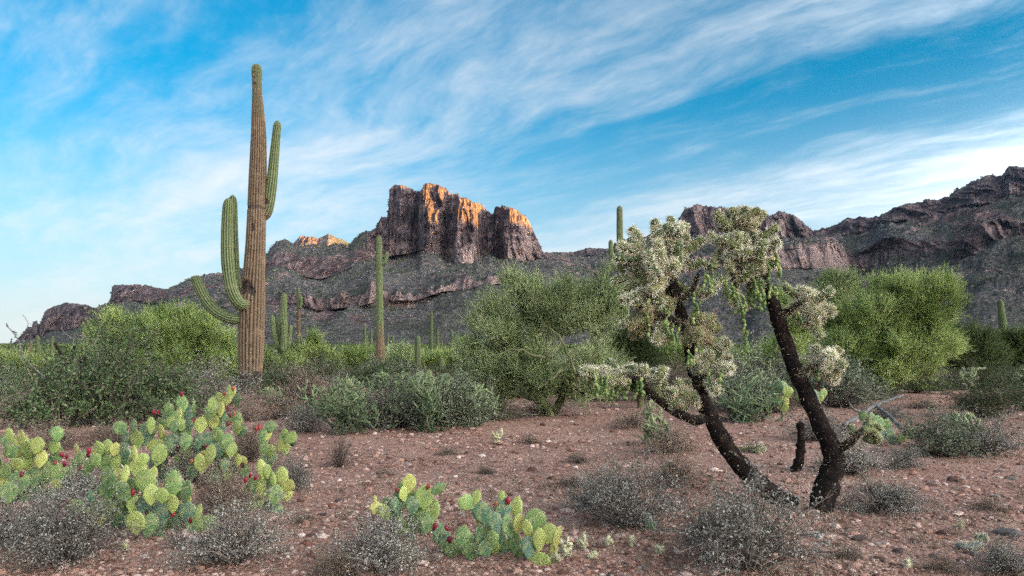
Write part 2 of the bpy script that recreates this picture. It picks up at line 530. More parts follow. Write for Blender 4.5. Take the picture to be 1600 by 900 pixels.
Bt = ip(px, [(235, 497), (400, 470), (460, 458), (500, 450), (540, 440), (600, 443), (650, 436), (690, 436), (760, 436), (830, 441), (985, 466)])
Bt = Bb + (Bt - Bb) * np.clip(.72 + .75 * fbm(px / 34, .2, 6, 3), .12, 1.15) + jagged(px, 2.2, 9)
bandc = ip(px, [(235, .2), (440, .5), (480, 1), (660, 1), (700, .7), (830, .7), (870, .3), (985, .2)])
one = np.ones_like(px)
rows = [(one * 562, one * 640, 0.0, .26), (Bb, one * 985, bandc, .14), (Bt, one * 1002, 0.0, .04), (soft(Bt) - 5, one * 1060, 0.0, .19), (C0, Rt + but - thick, 1.0, .16),
        (M1, Rt + but - thick * .5, np.where(mid > .2, .35, 1.0), .2), (S, Rt + but * .8, 0.3, .05), (S + 14, Rt + 120, 0.0, .04), (S * 0 + 540, Rt + 700, 0, 0)]
SLOPES.append(sheet('mountain', 'rugged massif with sunlit orange rock towers', px, rows, 290, 1.7, 13, 6.0,
                    pale=[(480, 662, 440, 482, .5), (698, 738, 390, 424, 1.0), (660, 820, 430, 452, .7), (795, 835, 378, 405, .45), (612, 640, 380, 400, .3)],
                    cliff_extra=[(505, 500, 30, 12, .8), (560, 505, 20, 8, .7), (640, 492, 25, 6, .6), (780, 470, 18, 8, .6), (437, 478, 28, 12, .7)], sink=(30, 70)))
# sunlit knoll behind the left shoulder
px = np.arange(395, 640, 0.8)
S = ip(px, [(395, 430), (420, 405), (445, 386), (458, 380), (466, 372), (472, 369), (480, 370), (487, 368), (496, 373), (503, 369), (513, 364), (530, 372), (550, 381), (575, 392), (610, 410), (640, 430)])
S = S + jagged(px, 1.6, 31) * ip(px, [(395, .5), (460, 1), (492, 1), (500, .2), (640, .2)])
one = np.ones_like(px)
rows = [(one * 545, one * 2150, 0.0, .1), (S + 40, one * 2420, 0.35, .3), (S + 8, one * 2560, ip(px, [(395, .9), (494, .9), (504, .15), (640, .15)]), .25), (S, one * 2600, .2, .1), (S + 12, one * 2760, 0, .05), (one * 548, one * 3100, 0, 0)]
KNOLL = sheet('mountain', 'small pointed knoll glowing orange behind the left shoulder', px, rows, 110, 23.1, 10, 5.0, sink=(30, 30))

# range on the right
px = np.arange(815, 1960, 1.5)
S = ip(px, [(815, 440), (846, 412), (862, 400), (879, 399), (900, 398), (917, 395), (947, 390), (980, 378), (1010, 372), (1050, 362), (1060, 348), (1070, 333), (1087, 326), (1110, 325), (1150, 331), (1203, 340),
            (1220, 335), (1240, 341), (1260, 353), (1270, 360), (1283, 359), (1310, 347), (1324, 338), (1339, 337), (1355, 340), (1380, 336), (1417, 316), (1462, 312), (1491, 303), (1503, 298), (1523, 289),
            (1540, 280), (1565, 278), (1577, 264), (1589, 262), (1600, 266), (1660, 262), (1720, 275), (1800, 300), (1960, 380)])
S = S + jagged(px, 2.4, 13) * ip(px, [(815, .3), (1050, .5), (1070, 1), (1270, 1), (1300, .8), (1330, 1.1), (1420, .8), (1500, 1.2), (1600, 1.2), (1960, 1)])
C1 = S + ip(px, [(815, 4), (1040, 8), (1065, 42), (1110, 48), (1160, 40), (1220, 40), (1255, 26), (1280, 10), (1310, 26), (1340, 30), (1380, 14), (1420, 30), (1470, 34), (1520, 32), (1580, 46), (1960, 40)])
L1 = C1 + ip(px, [(815, 20), (1060, 26), (1300, 30), (1500, 36), (1960, 36)])
L2 = L1 + ip(px, [(815, 4), (1100, 8), (1300, 14), (1480, 22), (1960, 20)]) + jagged(px, 3, 5)
Rt = ip(px, [(815, 1900), (900, 1820), (1060, 1640), (1283, 1640), (1400, 1480), (1600, 1330), (1960, 1150)])
one = np.ones_like(px)
rows = [(one * 562, one * 660, 0.0, .30), (soft(L2) + 6, Rt - 350, 0.2, .04), (L2, Rt - 330, 0.8, .12), (L1, Rt - 295, 0.0, .05), (soft(L1) - 4, Rt - 270, 0.0, .18), (soft(C1) + 5, Rt - 100, 0.4, .05), (C1, Rt - 70, 0.95, .22), (S, Rt, 0.3, .05), (S + 14, Rt + 120, 0, .04), (S * 0 + 545, Rt + 700, 0, 0)]
SLOPES.append(sheet('mountain', 'dark scrubby mountain range rising towards the right edge', px, rows, 220, 5.3, 14, 8.0,
                    pale=[(1218, 1232, 345, 372, .5), (1520, 1600, 396, 412, .4)], cliff_extra=[(1540, 360, 60, 26, .75), (1440, 350, 30, 18, .6), (1330, 360, 25, 12, .6)], sink=(40, 60)))
# rounded bluffs in front of it
for (x0, x1, top, base, R0, sd, lab, pl_) in (
        (1080, 1420, [(1080, 440), (1120, 415), (1150, 400), (1180, 390), (1205, 383), (1240, 380), (1280, 378), (1310, 380), (1345, 390), (1380, 410), (1420, 450)],
         [(1080, 450), (1120, 438), (1180, 424), (1240, 420), (1300, 424), (1345, 436), (1420, 460)], 1180, 8.1, 'rounded pinkish rock bluff below the range', [(1205, 1325, 384, 418, .55)]),
        (1340, 1900, [(1340, 420), (1410, 395), (1440, 385), (1462, 372), (1490, 355), (1520, 342), (1560, 336), (1600, 338), (1700, 345), (1800, 370), (1900, 420)],
         [(1340, 440), (1440, 420), (1500, 408), (1560, 396), (1600, 396), (1700, 400), (1800, 420), (1900, 450)], 1040, 11.9, 'dark rocky dome on the lower mountainside', [(1490, 1600, 392, 408, .5), (1530, 1550, 355, 390, .4)])):
    px = np.arange(x0, x1, 1.5)
    T_ = ip(px, top) + jagged(px, 1.6, sd)
    B_ = ip(px, base) + jagged(px, 2.0, sd + 1)
    one = np.ones_like(px)
    Rb = R0 + 60 * ((px - (x0 + x1) / 2) / ((x1 - x0) / 2)) ** 2
    rows = [(one * 562, one * 620, 0.0, .4), (soft(B_) + 5, Rb - 70, 0.3, .06), (B_, Rb - 40, 0.9, .34), (T_ + 5, Rb + 10, .4, .1), (T_, Rb + 60, 0.1, .1), (T_ * .35 + 545 * .65, Rb + 330, 0, 0)]
    SLOPES.append(sheet('mountain', lab, px, rows, 130, sd, 9, 5.0, pale=pl_, sink=(0.36 * (x1 - x0), 0.36 * (x1 - x0))))
# buttes far to the left
px = np.arange(-420, 330, 1.0)
S = ip(px, [(-420, 566), (-200, 556), (-60, 551), (0, 547), (11, 540), (29, 530), (43, 513), (50, 513), (51.5, 504), (58, 503), (60, 511), (64, 504), (72, 487), (85, 480), (101, 474), (124, 474), (150, 481),
            (165, 474), (173, 468), (175, 449), (182, 448), (219, 447), (240, 449), (251, 451), (290, 458), (330, 480)])
S = S + jagged(px, 1.5, 21) * np.clip((px - 5) / 30, 0, 1)
C2 = S + ip(px, [(-420, 1), (0, 2), (40, 12), (60, 26), (100, 44), (150, 34), (170, 10), (176, 24), (240, 24), (290, 16), (330, 8)])
Rt = ip(px, [(-420, 2400), (0, 1900), (165, 1850), (176, 1700), (330, 1650)])
one = np.ones_like(px)
rows = [(one * 560, one * 900, 0.0, .3), (soft(C2, 15) + 4, Rt - 90, .3, .06), (C2, Rt - 60, .95, .34), (S, Rt, .2, .06), (S + 6, Rt + 120, 0, .06), (np.maximum(S + 20, 552), Rt + 700, 0, 0)]
SLOPES.append(sheet('mountain', 'dark blocky buttes low on the far left skyline', px, rows, 130, 15.5, 13, 4.0, sink=(60, 40)))

# unseen range added to shade the land, so only the highest rock catches light
def build_back_range():
    perp = Vector((SUNV.y, -SUNV.x, 0)).normalized()
    if perp.y < 0:
        perp = -perp
    s = Vector((SUNV.x, SUNV.y, 0)).normalized()
    t_ = np.arange(-3600, 3601, 25.0)
    D = 2300.0
    tn = math.tan(se)
    zs = ip(t_, RIDGE)
    H = zs + (D + 826) * tn
    H = H + 5 * fbm(t_ / 160, 0.3, 3, 3)
    prof = [(-1500, 0.0), (-900, .35), (-400, .72), (-120, .92), (0, 1.0), (160, .9), (700, .5), (1600, 0.0)]
    V = []
    for (d, k) in prof:
        for tt, h in zip(t_, H):
            e = 0 if k in (0, 1) else 40 * float(vnoise(tt / 260, d / 260, 4))
            q = s * (D + d) + perp * tt
            V.append((q.x, q.y, h * k + e - (30 if k == 0 else 0)))
    n = len(t_)
    i = np.arange(len(prof) - 1)[:, None] * n
    j = np.arange(n - 1)[None, :]
    F = np.stack([i + j, i + j + 1, i + n + j + 1, i + n + j], -1).reshape(-1, 4)
    V = np.array(V)
    add('mountain', np_mesh('shading_range', V, F, [MATS['mountain_rock']], {'cliff': np.zeros(len(V)), 'pale': np.zeros(len(V))}), kind='structure',
        label='unseen range added behind the viewer to block the low sun')
RIDGE = [(-6000, 330), (1030, 310), (1085, 252), (1240, 252), (1330, 330), (1450, 385), (1600, 400), (6000, 400)]
build_back_range()

# bushes and boulders on the mountain flanks: far too many and too small to tell apart
OCT_V = np.array([(1, 0, 0), (-1, 0, 0), (0, 1, 0), (0, -1, 0), (0, 0, 1), (0, 0, -.6)], float)
OCT_F = np.array([(0, 2, 4), (2, 1, 4), (1, 3, 4), (3, 0, 4), (2, 0, 5), (1, 2, 5), (3, 1, 5), (0, 3, 5)])
leafy('scrub_green', (0.018, 0.026, 0.014), (0.048, 0.062, 0.030), (0.12, 0.13, 0.065))
leafy('boulder_stone', (0.09, 0.055, 0.048), (0.22, 0.135, 0.11), (0.42, 0.30, 0.26))
def scatter_flank(N, sizes, clmax, seed):
    rg = np.random.default_rng(seed)
    P = []
    for V, cl in SLOPES:
        q = V[:-3]
        m, n = q.shape[:2]
        A = np.linalg.norm(np.cross(q[1:, :-1] - q[:-1, :-1], q[:-1, 1:] - q[:-1, :-1]), axis=2)
        D = q[:-1, :-1, 1]
        c_ = cl[:m - 1, :n - 1]
        w = A * (c_ < clmax) * (q[:-1, :-1, 2] > gz(q[:-1, :-1, 0], D) - 1) / (D / 1000) ** 1.0
        w *= np.clip(0.55 + 1.5 * fbm(q[:-1, :-1, 0] / 75, D / 75, seed, 4, .6), 0.06, 2.5)
        w *= 1 - 0.85 * ((D > 1600) & (q[:-1, :-1, 0] < -300) & (q[:-1, :-1, 2] > 240) & (q[:-1, :-1, 0] > -560))   # the bare knoll
        P.append((q[:-1, :-1].reshape(-1, 3), w.ravel()))
    X = np.concatenate([p for p, _ in P]); w = np.concatenate([w for _, w in P])
    i = rg.choice(len(X), N, p=w / w.sum())
    c = X[i] + rg.normal(size=(N, 3)) * (1.2, 2.5, 0)
    s = rg.uniform(*sizes, N) * (0.6 + 0.8 * rg.random(N) ** 2) * np.clip(c[:, 1] / 1100, 0.65, 1.5)
    V = OCT_V[None] * (s[:, None, None] * rg.uniform(0.65, 1.25, (N, 6, 1))) * np.array([1, 1, .8])
    V = V + c[:, None, :] + np.array([0, 0, .35])
    F = (OCT_F[None] + 6 * np.arange(N)[:, None, None]).reshape(-1, 3)
    return V.reshape(-1, 3), F, np.repeat(rg.random(N), 6)
V_, F_, t_ = scatter_flank(42000, (0.9, 2.3), 0.45, 3)
add('mountain_scrub', np_mesh('mountain_scrub', V_, F_, [MATS['scrub_green']], {'tone': t_}), kind='stuff', label='dark green scrub dotting the mountain slopes')
V_, F_, t_ = scatter_flank(11000, (0.9, 2.4), 0.8, 5)
add('mountain_boulders', np_mesh('mountain_boulders', V_, F_, [MATS['boulder_stone']], {'tone': t_}), kind='stuff', label='pinkish boulders strewn over the mountain slopes')

# ------------------------------------------------------------------ thin bluish air
def build_haze():
    m = bpy.data.materials.new('air')
    m.use_nodes = True
    m.node_tree.nodes.clear()
    t = NT(m.node_tree)
    v = t.n('ShaderNodeVolumePrincipled', {'Color': (0.62, 0.78, 1.0, 1), 'Density': HAZE, 'Anisotropy': 0.93})
    o = t.n('ShaderNodeOutputMaterial', {'Volume': v.outputs[0]})
    x0, x1, y0, y1, z0, z1 = -5300, 5300, -5300, 5300, -61, 655
    V = [(x, y, z) for z in (z0, z1) for y in (y0, y1) for x in (x0, x1)]
    F = np.array([(0, 2, 3, 1), (4, 5, 7, 6), (0, 1, 5, 4), (2, 6, 7, 3), (0, 4, 6, 2), (1, 3, 7, 5)])
    add('haze', np_mesh('haze', V, F, [m]), kind='stuff', label='thin bluish haze between the viewer and the mountains')
HAZE = 3.6e-5
build_haze()

# ------------------------------------------------------------------ plant materials
def m_saguaro(t, p):
    P = objpos(t)
    rib = attr(t, 'rib')
    n = t.noise(P, 3.0, 5, 0.65)
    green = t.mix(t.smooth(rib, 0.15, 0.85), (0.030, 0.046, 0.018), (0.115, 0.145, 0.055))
    green = t.mix(t.math('MULTIPLY', t.smooth(rib, 0.80, 1.0), 0.45), green, (0.34, 0.32, 0.18))
    ringn = t.noise(t.n('ShaderNodeMapping', {'Vector': P, 'Scale': (0.4, 0.4, 3.0)}).outputs[0], 1.6, 3, 0.6)
    green = t.mix(t.math('MULTIPLY', t.smooth(ringn, 0.56, 0.66), 0.22), green, (0.27, 0.28, 0.13))
    brown = t.mix(t.smooth(rib, 0.15, 0.8), (0.028, 0.018, 0.012), (0.165, 0.108, 0.064))
    brown = t.mix(t.math('MULTIPLY', t.smooth(n, 0.45, 0.7), 0.6), brown, (0.24, 0.165, 0.105))
    brown = t.mix(t.math('MULTIPLY', t.smooth(n, 0.45, 0.25), 0.6), brown, (0.07, 0.042, 0.03))
    age = t.math('ADD', attr(t, 'age'), t.math('MULTIPLY', t.math('SUBTRACT', n, 0.5), 0.8))
    c = t.mix(t.smooth(age, 0.3, 0.7), green, brown)
    bare = t.mix(t.smooth(n, 0.35, 0.65), (0.018, 0.014, 0.012), (0.10, 0.066, 0.05))
    c = t.mix(t.smooth(t.math('ADD', attr(t, 'scar'), t.math('MULTIPLY', t.math('SUBTRACT', n, 0.5), 0.5)), 0.35, 0.55), c, bare)
    bump(t, p, t.noise(P, 40, 4, 0.7), 0.3, 0.01)
    return c
material('saguaro_skin', m_saguaro, 0.75, 0.25)
material('saguaro_spines', lambda t, p: t.ramp(attr(t, 'tone'), [(0, (0.20, 0.16, 0.10)), (1, (0.55, 0.48, 0.33))]), 0.7)

def m_pad(t, p):
    P = objpos(t)
    rnd = t.n('ShaderNodeObjectInfo').outputs['Random']
    colr = t.n('ShaderNodeObjectInfo').outputs['Color']
    n = t.noise(P, 3.5, 4, 0.6)
    c = t.mix(t.math('MULTIPLY', t.smooth(n, 0.42, 0.72), 0.55), colr, (0.40, 0.40, 0.13))
    c = t.mix(t.math('MULTIPLY', t.smooth(t.noise(P, 9.0, 4, 0.7), 0.60, 0.75), 0.5), c, (0.34, 0.30, 0.17))
    c = t.n('ShaderNodeHueSaturation', {'Value': t.math('MULTIPLY_ADD', rnd, 0.4, 0.8), 'Color': c}).outputs[0]
    bump(t, p, t.noise(P, 25, 3, 0.6), 0.15, 0.01)
    return c
material('pad_skin', m_pad, 0.55, 0.35)
material('areole', lambda t, p: t.mix(0.0, (0.055, 0.032, 0.018), (0, 0, 0)), 0.9)
material('pad_spine', lambda t, p: t.ramp(attr(t, 'tone'), [(0, (0.30, 0.22, 0.13)), (1, (0.68, 0.62, 0.48))]), 0.6)
def m_fruit(t, p):
    rnd = t.n('ShaderNodeObjectInfo').outputs['Random']
    return t.ramp(rnd, [(0.0, (0.09, 0.006, 0.014)), (0.6, (0.24, 0.010, 0.030)), (0.9, (0.27, 0.03, 0.025)), (1.0, (0.34, 0.11, 0.05))])
material('pear_fruit', m_fruit, 0.45, 0.4)

def m_joint(t, p):
    colr = t.n('ShaderNodeObjectInfo').outputs['Color']
    n = t.noise(objpos(t), 30, 3, 0.6)
    return t.mix(t.smooth(n, 0.35, 0.7), t.mix(0.55, colr, (0.01, 0.012, 0.006)), colr)
material('joint_skin', m_joint, 0.7, 0.2)
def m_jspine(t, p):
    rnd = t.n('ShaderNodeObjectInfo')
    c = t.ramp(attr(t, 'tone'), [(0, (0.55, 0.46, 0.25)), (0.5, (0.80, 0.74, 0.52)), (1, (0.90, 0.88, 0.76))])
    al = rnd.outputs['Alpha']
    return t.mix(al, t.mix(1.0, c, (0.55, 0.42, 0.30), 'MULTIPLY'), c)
material('joint_spine', m_jspine, 0.55, 0.3)
def m_bark(t, p):
    P = objpos(t)
    n = t.noise(P, 14, 6, 0.75)
    c = t.ramp(n, [(0.3, (0.006, 0.005, 0.005)), (0.52, (0.020, 0.014, 0.012)), (0.66, (0.060, 0.038, 0.028)), (0.8, (0.17, 0.11, 0.08))])
    bump(t, p, t.noise(P, 22, 6, 0.8), 1.0, 0.03)
    return c
material('cholla_bark', m_bark, 0.95, 0.1)
material('cholla_fruit', lambda t, p: t.ramp(t.n('ShaderNodeObjectInfo').outputs['Random'], [(0, (0.07, 0.12, 0.035)), (0.6, (0.15, 0.21, 0.06)), (1, (0.30, 0.33, 0.11))]), 0.55, 0.3)
leafy('cholla_stem_green', (0.07, 0.105, 0.055), (0.18, 0.23, 0.11), (0.36, 0.38, 0.20), 0.7)
leafy('cholla_haze_spines', (0.22, 0.20, 0.12), (0.42, 0.40, 0.25), (0.66, 0.62, 0.45), 0.6)
leafy('bursage_twig', (0.035, 0.028, 0.024), (0.11, 0.085, 0.070), (0.26, 0.21, 0.175), 0.9)
leafy('bursage_leaf', (0.075, 0.074, 0.060), (0.245, 0.23, 0.19), (0.60, 0.565, 0.49), 0.9, trans=0.25)
leafy('dry_leaf', (0.11, 0.070, 0.048), (0.25, 0.17, 0.115), (0.50, 0.38, 0.27), 0.9, trans=0.2)
leafy('dusty_leaf', (0.055, 0.075, 0.045), (0.15, 0.18, 0.11), (0.36, 0.38, 0.26), 0.85, trans=0.2)
leafy('palo_twig', (0.10, 0.15, 0.042), (0.29, 0.365, 0.115), (0.54, 0.59, 0.25), 0.7, trans=0.4, ovar=0.12)
leafy('palo_twig_pale', (0.12, 0.165, 0.065), (0.33, 0.39, 0.175), (0.58, 0.61, 0.34), 0.7, trans=0.4, ovar=0.12)
leafy('shrub_leaf', (0.035, 0.062, 0.024), (0.085, 0.13, 0.05), (0.20, 0.25, 0.12), 0.55, trans=0.25, ovar=0.15)
leafy('creosote_leaf', (0.028, 0.046, 0.016), (0.065, 0.090, 0.030), (0.15, 0.18, 0.070), 0.7, trans=0.3, ovar=0.2)
leafy('brush_leaf', (0.030, 0.045, 0.018), (0.10, 0.135, 0.045), (0.30, 0.34, 0.12), 0.75, trans=0.3, ovar=0.1)
def m_palobark(t, p):
    n = t.noise(objpos(t), 6, 4, 0.6)
    return t.ramp(n, [(0.3, (0.05, 0.05, 0.025)), (0.55, (0.135, 0.135, 0.06)), (0.75, (0.25, 0.235, 0.13))])
material('palo_bark', m_palobark, 0.8)
def m_deadwood(t, p):
    P = objpos(t)
    n = t.noise(t.n('ShaderNodeMapping', {'Vector': P, 'Scale': (1, 6, 6)}).outputs[0], 6, 5, 0.7)
    bump(t, p, n, 0.6, 0.02)
    return t.ramp(n, [(0.3, (0.05, 0.048, 0.045)), (0.5, (0.14, 0.13, 0.125)), (0.7, (0.30, 0.28, 0.27))])
material('dead_wood', m_deadwood, 0.9)
def m_stone(t, p):
    P = objpos(t)
    rnd = t.n('ShaderNodeObjectInfo').outputs['Random']
    base = t.ramp(rnd, [(0.0, (0.20, 0.085, 0.062)), (0.3, (0.30, 0.165, 0.13)), (0.55, (0.20, 0.145, 0.125)), (0.8, (0.40, 0.27, 0.22)), (1.0, (0.27, 0.12, 0.085))])
    colr = t.n('ShaderNodeObjectInfo')
    base = t.mix(colr.outputs['Alpha'], colr.outputs['Color'], base)
    n = t.noise(P, 7, 6, 0.7)
    c = t.mix(t.smooth(n, 0.35, 0.65), t.mix(0.6, base, (0.05, 0.035, 0.03)), base)
    c = t.mix(t.math('MULTIPLY', t.smooth(t.noise(P, 18, 3, 0.6), 0.6, 0.75), 0.4), c, (0.5, 0.45, 0.41))
    bump(t, p, n, 0.5, 0.05)
    return c
material('stone', m_stone, 0.92, 0.15)
leafy('pebble', (0.085, 0.040, 0.030), (0.32, 0.18, 0.135), (0.62, 0.48, 0.42), 0.92, ovar=0.0)
leafy('cholla_straw', (0.16, 0.18, 0.08), (0.32, 0.31, 0.17), (0.52, 0.48, 0.30), 0.8)
leafy('litter', (0.035, 0.024, 0.018), (0.20, 0.145, 0.105), (0.50, 0.42, 0.32), 0.95, ovar=0.0)

# ------------------------------------------------------------------ saguaros
def rib_stem(G, pts, rad, ribs, step, age, scars=(), seg_per_rib=4, spines=0, rg=None, depth=0.12, tip_round=True):
    """ribbed column along world points pts with radius table rad [(t, r)], age table [(t, 0..1)]"""
    pts = np.asarray(pts, float)
    L = np.sum(np.linalg.norm(np.diff(pts, axis=0), axis=1))
    n = max(8, int(L / step))
    P = spline(pts, n)
    t = np.linspace(0, 1, n)
    R = np.interp(t, [q[0] for q in rad], [q[1] for q in rad])
    R = R * (1 + 0.03 * vnoise(t * L * 1.3, 0.3, 5.0 + L))
    if tip_round:
        d = (1 - t) * L
        rt = R[-1]
        k = np.clip(d / (rt * 1.5), 0, 1)
        R = R * np.sqrt(np.clip(1 - (1 - k) ** 2, 0.0, 1)) + 0.002
    ag = np.interp(t, [q[0] for q in age], [q[1] for q in age])
    T, A, B = frames(P)
    m = ribs * seg_per_rib
    th = np.arange(m) * 2 * math.pi / m
    rib = np.abs(np.cos(th * ribs / 2)) ** 0.8                     # 1 on the crest, 0 in the groove
    r = R[:, None] * (1 - depth + depth * 1.2 * rib[None, :])
    sc = np.zeros((n, m))
    for (ts, ths, hl, ha, dep) in scars:                            # place along the stem, angle, half length, half angle, depth
        dth = np.angle(np.exp(1j * (th - ths)))
        q = ((t[:, None] - ts) * L / hl) ** 2 + (dth[None, :] / ha) ** 2
        q = q * (1 + 0.5 * vnoise(t[:, None] * L * 9, th[None, :] * 3, 2))
        w = np.clip(1.5 - q, 0, 1)
        sc = np.maximum(sc, w)
        r = r * (1 - dep * w)
    V = P[:, None, :] + r[..., None] * (np.cos(th)[None, :, None] * A[:, None, :] + np.sin(th)[None, :, None] * B[:, None, :])
    V = V.reshape(-1, 3)
    i = np.arange(n - 1)[:, None] * m
    j = np.arange(m)[None, :]
    k = (j + 1) % m
    F = np.stack([i + j, i + k, i + m + k, i + m + j], -1).reshape(-1, 4)
    e = (n - 1) * m
    V = np.vstack([V, P[-1:] + T[-1:] * 0.004])
    F2 = np.stack([e + np.arange(m), e + (np.arange(m) + 1) % m, np.full(m, n * m)], -1)
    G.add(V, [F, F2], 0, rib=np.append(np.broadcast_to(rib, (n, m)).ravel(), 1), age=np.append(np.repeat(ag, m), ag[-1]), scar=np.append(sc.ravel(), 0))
    if spines:
        rg = rg or rng
        crest = np.arange(ribs) * seg_per_rib
        ii = rg.integers(2, n - 1, spines)
        jj = crest[rg.integers(0, ribs, spines)]
        b = V[ii * m + jj]
        o = np.cos(th[jj])[:, None] * A[ii] + np.sin(th[jj])[:, None] * B[ii]
        d = o + rg.normal(size=(spines, 3)) * 0.55
        d /= np.linalg.norm(d, axis=1, keepdims=True)
        v, f = slivers(b, b + d * rg.uniform(0.03, 0.065, spines)[:, None], 0.006, rg)
        G.add(v, f, 1, tone=np.repeat(rg.random(spines), 3))
    return P

SAG = 'saguaros of the desert floor'
def saguaro(label, Y, stems, name='saguaro', lod=1, ground=True):
    """stems: (part name, [(px, py, dY)], radius table in photo pixels, ribs, age table, scars, spines)"""
    bx, by, _ = stems[0][1][0]
    X = (bx - 800) / FPX * Y
    root = add(name, None, None, (X, Y, float(gz(X, Y))), label, 'cactus', SAG)
    o = np.array(root.location)
    for k, (pn, pts, rad, ribs, age, scars, sp) in enumerate(stems):
        P = [W(a, b, Y + d) - o for a, b, d in pts]
        if k == 0:
            P[0][2] = -0.1
        G = Geo()
        rg = np.random.default_rng(int(bx) + k)
        rib_stem(G, P, [(t, r / FPX * Y) for t, r in rad], ribs, max(0.03, Y / 1081 * 2.2) if lod else Y / 1081 * 4, age, scars, 4 if lod else 2, sp, rg)
        add(pn, G.mesh(pn, [MATS['saguaro_skin'], MATS['saguaro_spines']], smooth=True), root)
    return root

# frame angle 0 points along the first normal; pi/2-ish faces are found by trial, so scars wrap generously
saguaro('tall saguaro with four arms, brown ribbed trunk and blackened base', 21.8, [
    ('trunk', [(391, 618, 0), (392, 560, 0), (394, 480, 0), (399, 390, 0), (402, 300, 0), (404, 210, 0), (402, 150, 0), (401, 100, 0)],
     [(0, 17), (.08, 16.5), (.16, 18.8), (.30, 19), (.36, 16), (.45, 14.2), (.6, 13), (.75, 10.2), (.86, 7.2), (.93, 6.8), (.96, 7.6), (1, 6.6)], 20,
     [(0, 1), (.5, 1), (.64, .92), (.80, .66), (.92, .52), (1, 0.40)],
     [(0.0, 0, 0.95, 9, .04), (0.335, 1.45, .20, .62, .22), (0.325, 2.1, .10, .35, .12), (0.53, 1.6, .05, 2.0, .05), (0.48, 1.75, .13, .20, .14), (.905, 1.5, .06, .6, .12), (.18, 2.2, .05, .10, .1), (.13, 2.4, .14, .05, .08), (.24, 1.9, .16, .03, .1)], 2600),
    ('arm', [(388, 476, -.3), (374, 474, -.5), (362, 452, -.55), (356, 410, -.55), (355, 360, -.5), (357, 309, -.5)], [(0, 7.2), (.12, 8), (.3, 9), (.6, 9.3), (.9, 8), (1, 7.6)], 14, [(0, .6), (.15, .3), (.3, .12), (1, 0)], [], 700),
    ('arm', [(388, 480, .4), (376, 478, .55), (368, 440, .6), (365, 380, .6), (363.5, 304, .55)], [(0, 7), (.2, 7.5), (.6, 7.5), (1, 6.5)], 13, [(0, .4), (.2, .1), (1, 0)], [], 500),
    ('arm', [(384, 498, -.1), (362, 498, -.25), (338, 487, -.3), (319, 464, -.3), (307, 437, -.3), (305, 431, -.3)], [(0, 6.5), (.15, 8), (.5, 8.5), (.85, 6.8), (1, 6.2)], 13, [(0, .3), (.2, .1), (1, 0)], [(0.05, 0, .1, 9, .1)], 500),
    ('arm', [(408, 345, .1), (418, 326, .1), (424, 290, .1), (429, 240, .1), (434, 188, .1)], [(0, 5), (.15, 8.5), (.5, 8.2), (.85, 6.3), (1, 5.6)], 13, [(0, .7), (.3, .4), (.5, .2), (1, .05)], [(0.32, 1.3, .13, .9, .16)], 500)])
saguaro('slim saguaro with one stubby arm, standing alone before the tawny cliff band', 45, [
    ('trunk', [(594, 590, 0), (594, 540, 0), (593, 470, 0), (592, 367, 0)], [(0, 7), (.2, 7.3), (.5, 5.6), (.8, 5.2), (1, 4.4)], 16, [(0, 1), (.25, .9), (.45, .55), (.62, .2), (1, 0)], [(.0, 0, 1.0, 9, .05)], 0),
    ('arm', [(596, 412, 0), (601, 410, 0), (604, 400, 0), (604, 392, 0)], [(0, 3.2), (.5, 3.4), (1, 3)], 11, [(0, 0), (1, 0)], [], 0)])
saguaro('stout pale saguaro with four upright arms bunched around it, behind green brush', 35, [
    ('trunk', [(440, 588, 0), (440, 550, 0), (442, 510, 0), (444, 457, 0)], [(0, 6.6), (.5, 6), (.8, 5.4), (1, 4.6)], 14, [(0, .6), (.3, .1), (1, 0)], [], 0),
    ('arm', [(440, 545, -.2), (433, 540, -.3), (428, 520, -.3), (425, 491, -.3)], [(0, 3), (.2, 4.2), (1, 3.4)], 11, [(0, 0), (1, 0)], [], 0),
    ('arm', [(441, 546, .2), (435, 535, .3), (432, 494, .3)], [(0, 3), (.3, 3.4), (1, 3)], 11, [(0, 0), (1, 0)], [], 0),
    ('arm', [(441, 548, -.5), (443, 540, -.55), (445, 497, -.55)], [(0, 4), (.3, 5.4), (1, 4.6)], 12, [(0, 0), (1, 0)], [], 0),
    ('arm', [(443, 546, -.1), (450, 540, -.2), (453, 520, -.2), (454, 507, -.2)], [(0, 3), (.3, 4), (1, 3.2)], 11, [(0, 0), (1, 0)], [], 0)])
saguaro('thin brown-stemmed saguaro with a forked green top, right of the stout bunched one', 60, [
    ('trunk', [(466, 575, 0), (466, 530, 0), (467, 480, 0), (466, 449, 0)], [(0, 3.4), (.6, 3), (.75, 3.2), (1, 2.4)], 12, [(0, 1), (.62, .95), (.72, .1), (1, 0)], [], 0),
    ('arm', [(467, 481, -.2), (470, 476, -.2), (471, 461, -.2)], [(0, 2), (.4, 2.6), (1, 2.2)], 9, [(0, 0), (1, 0)], [], 0)], lod=0)
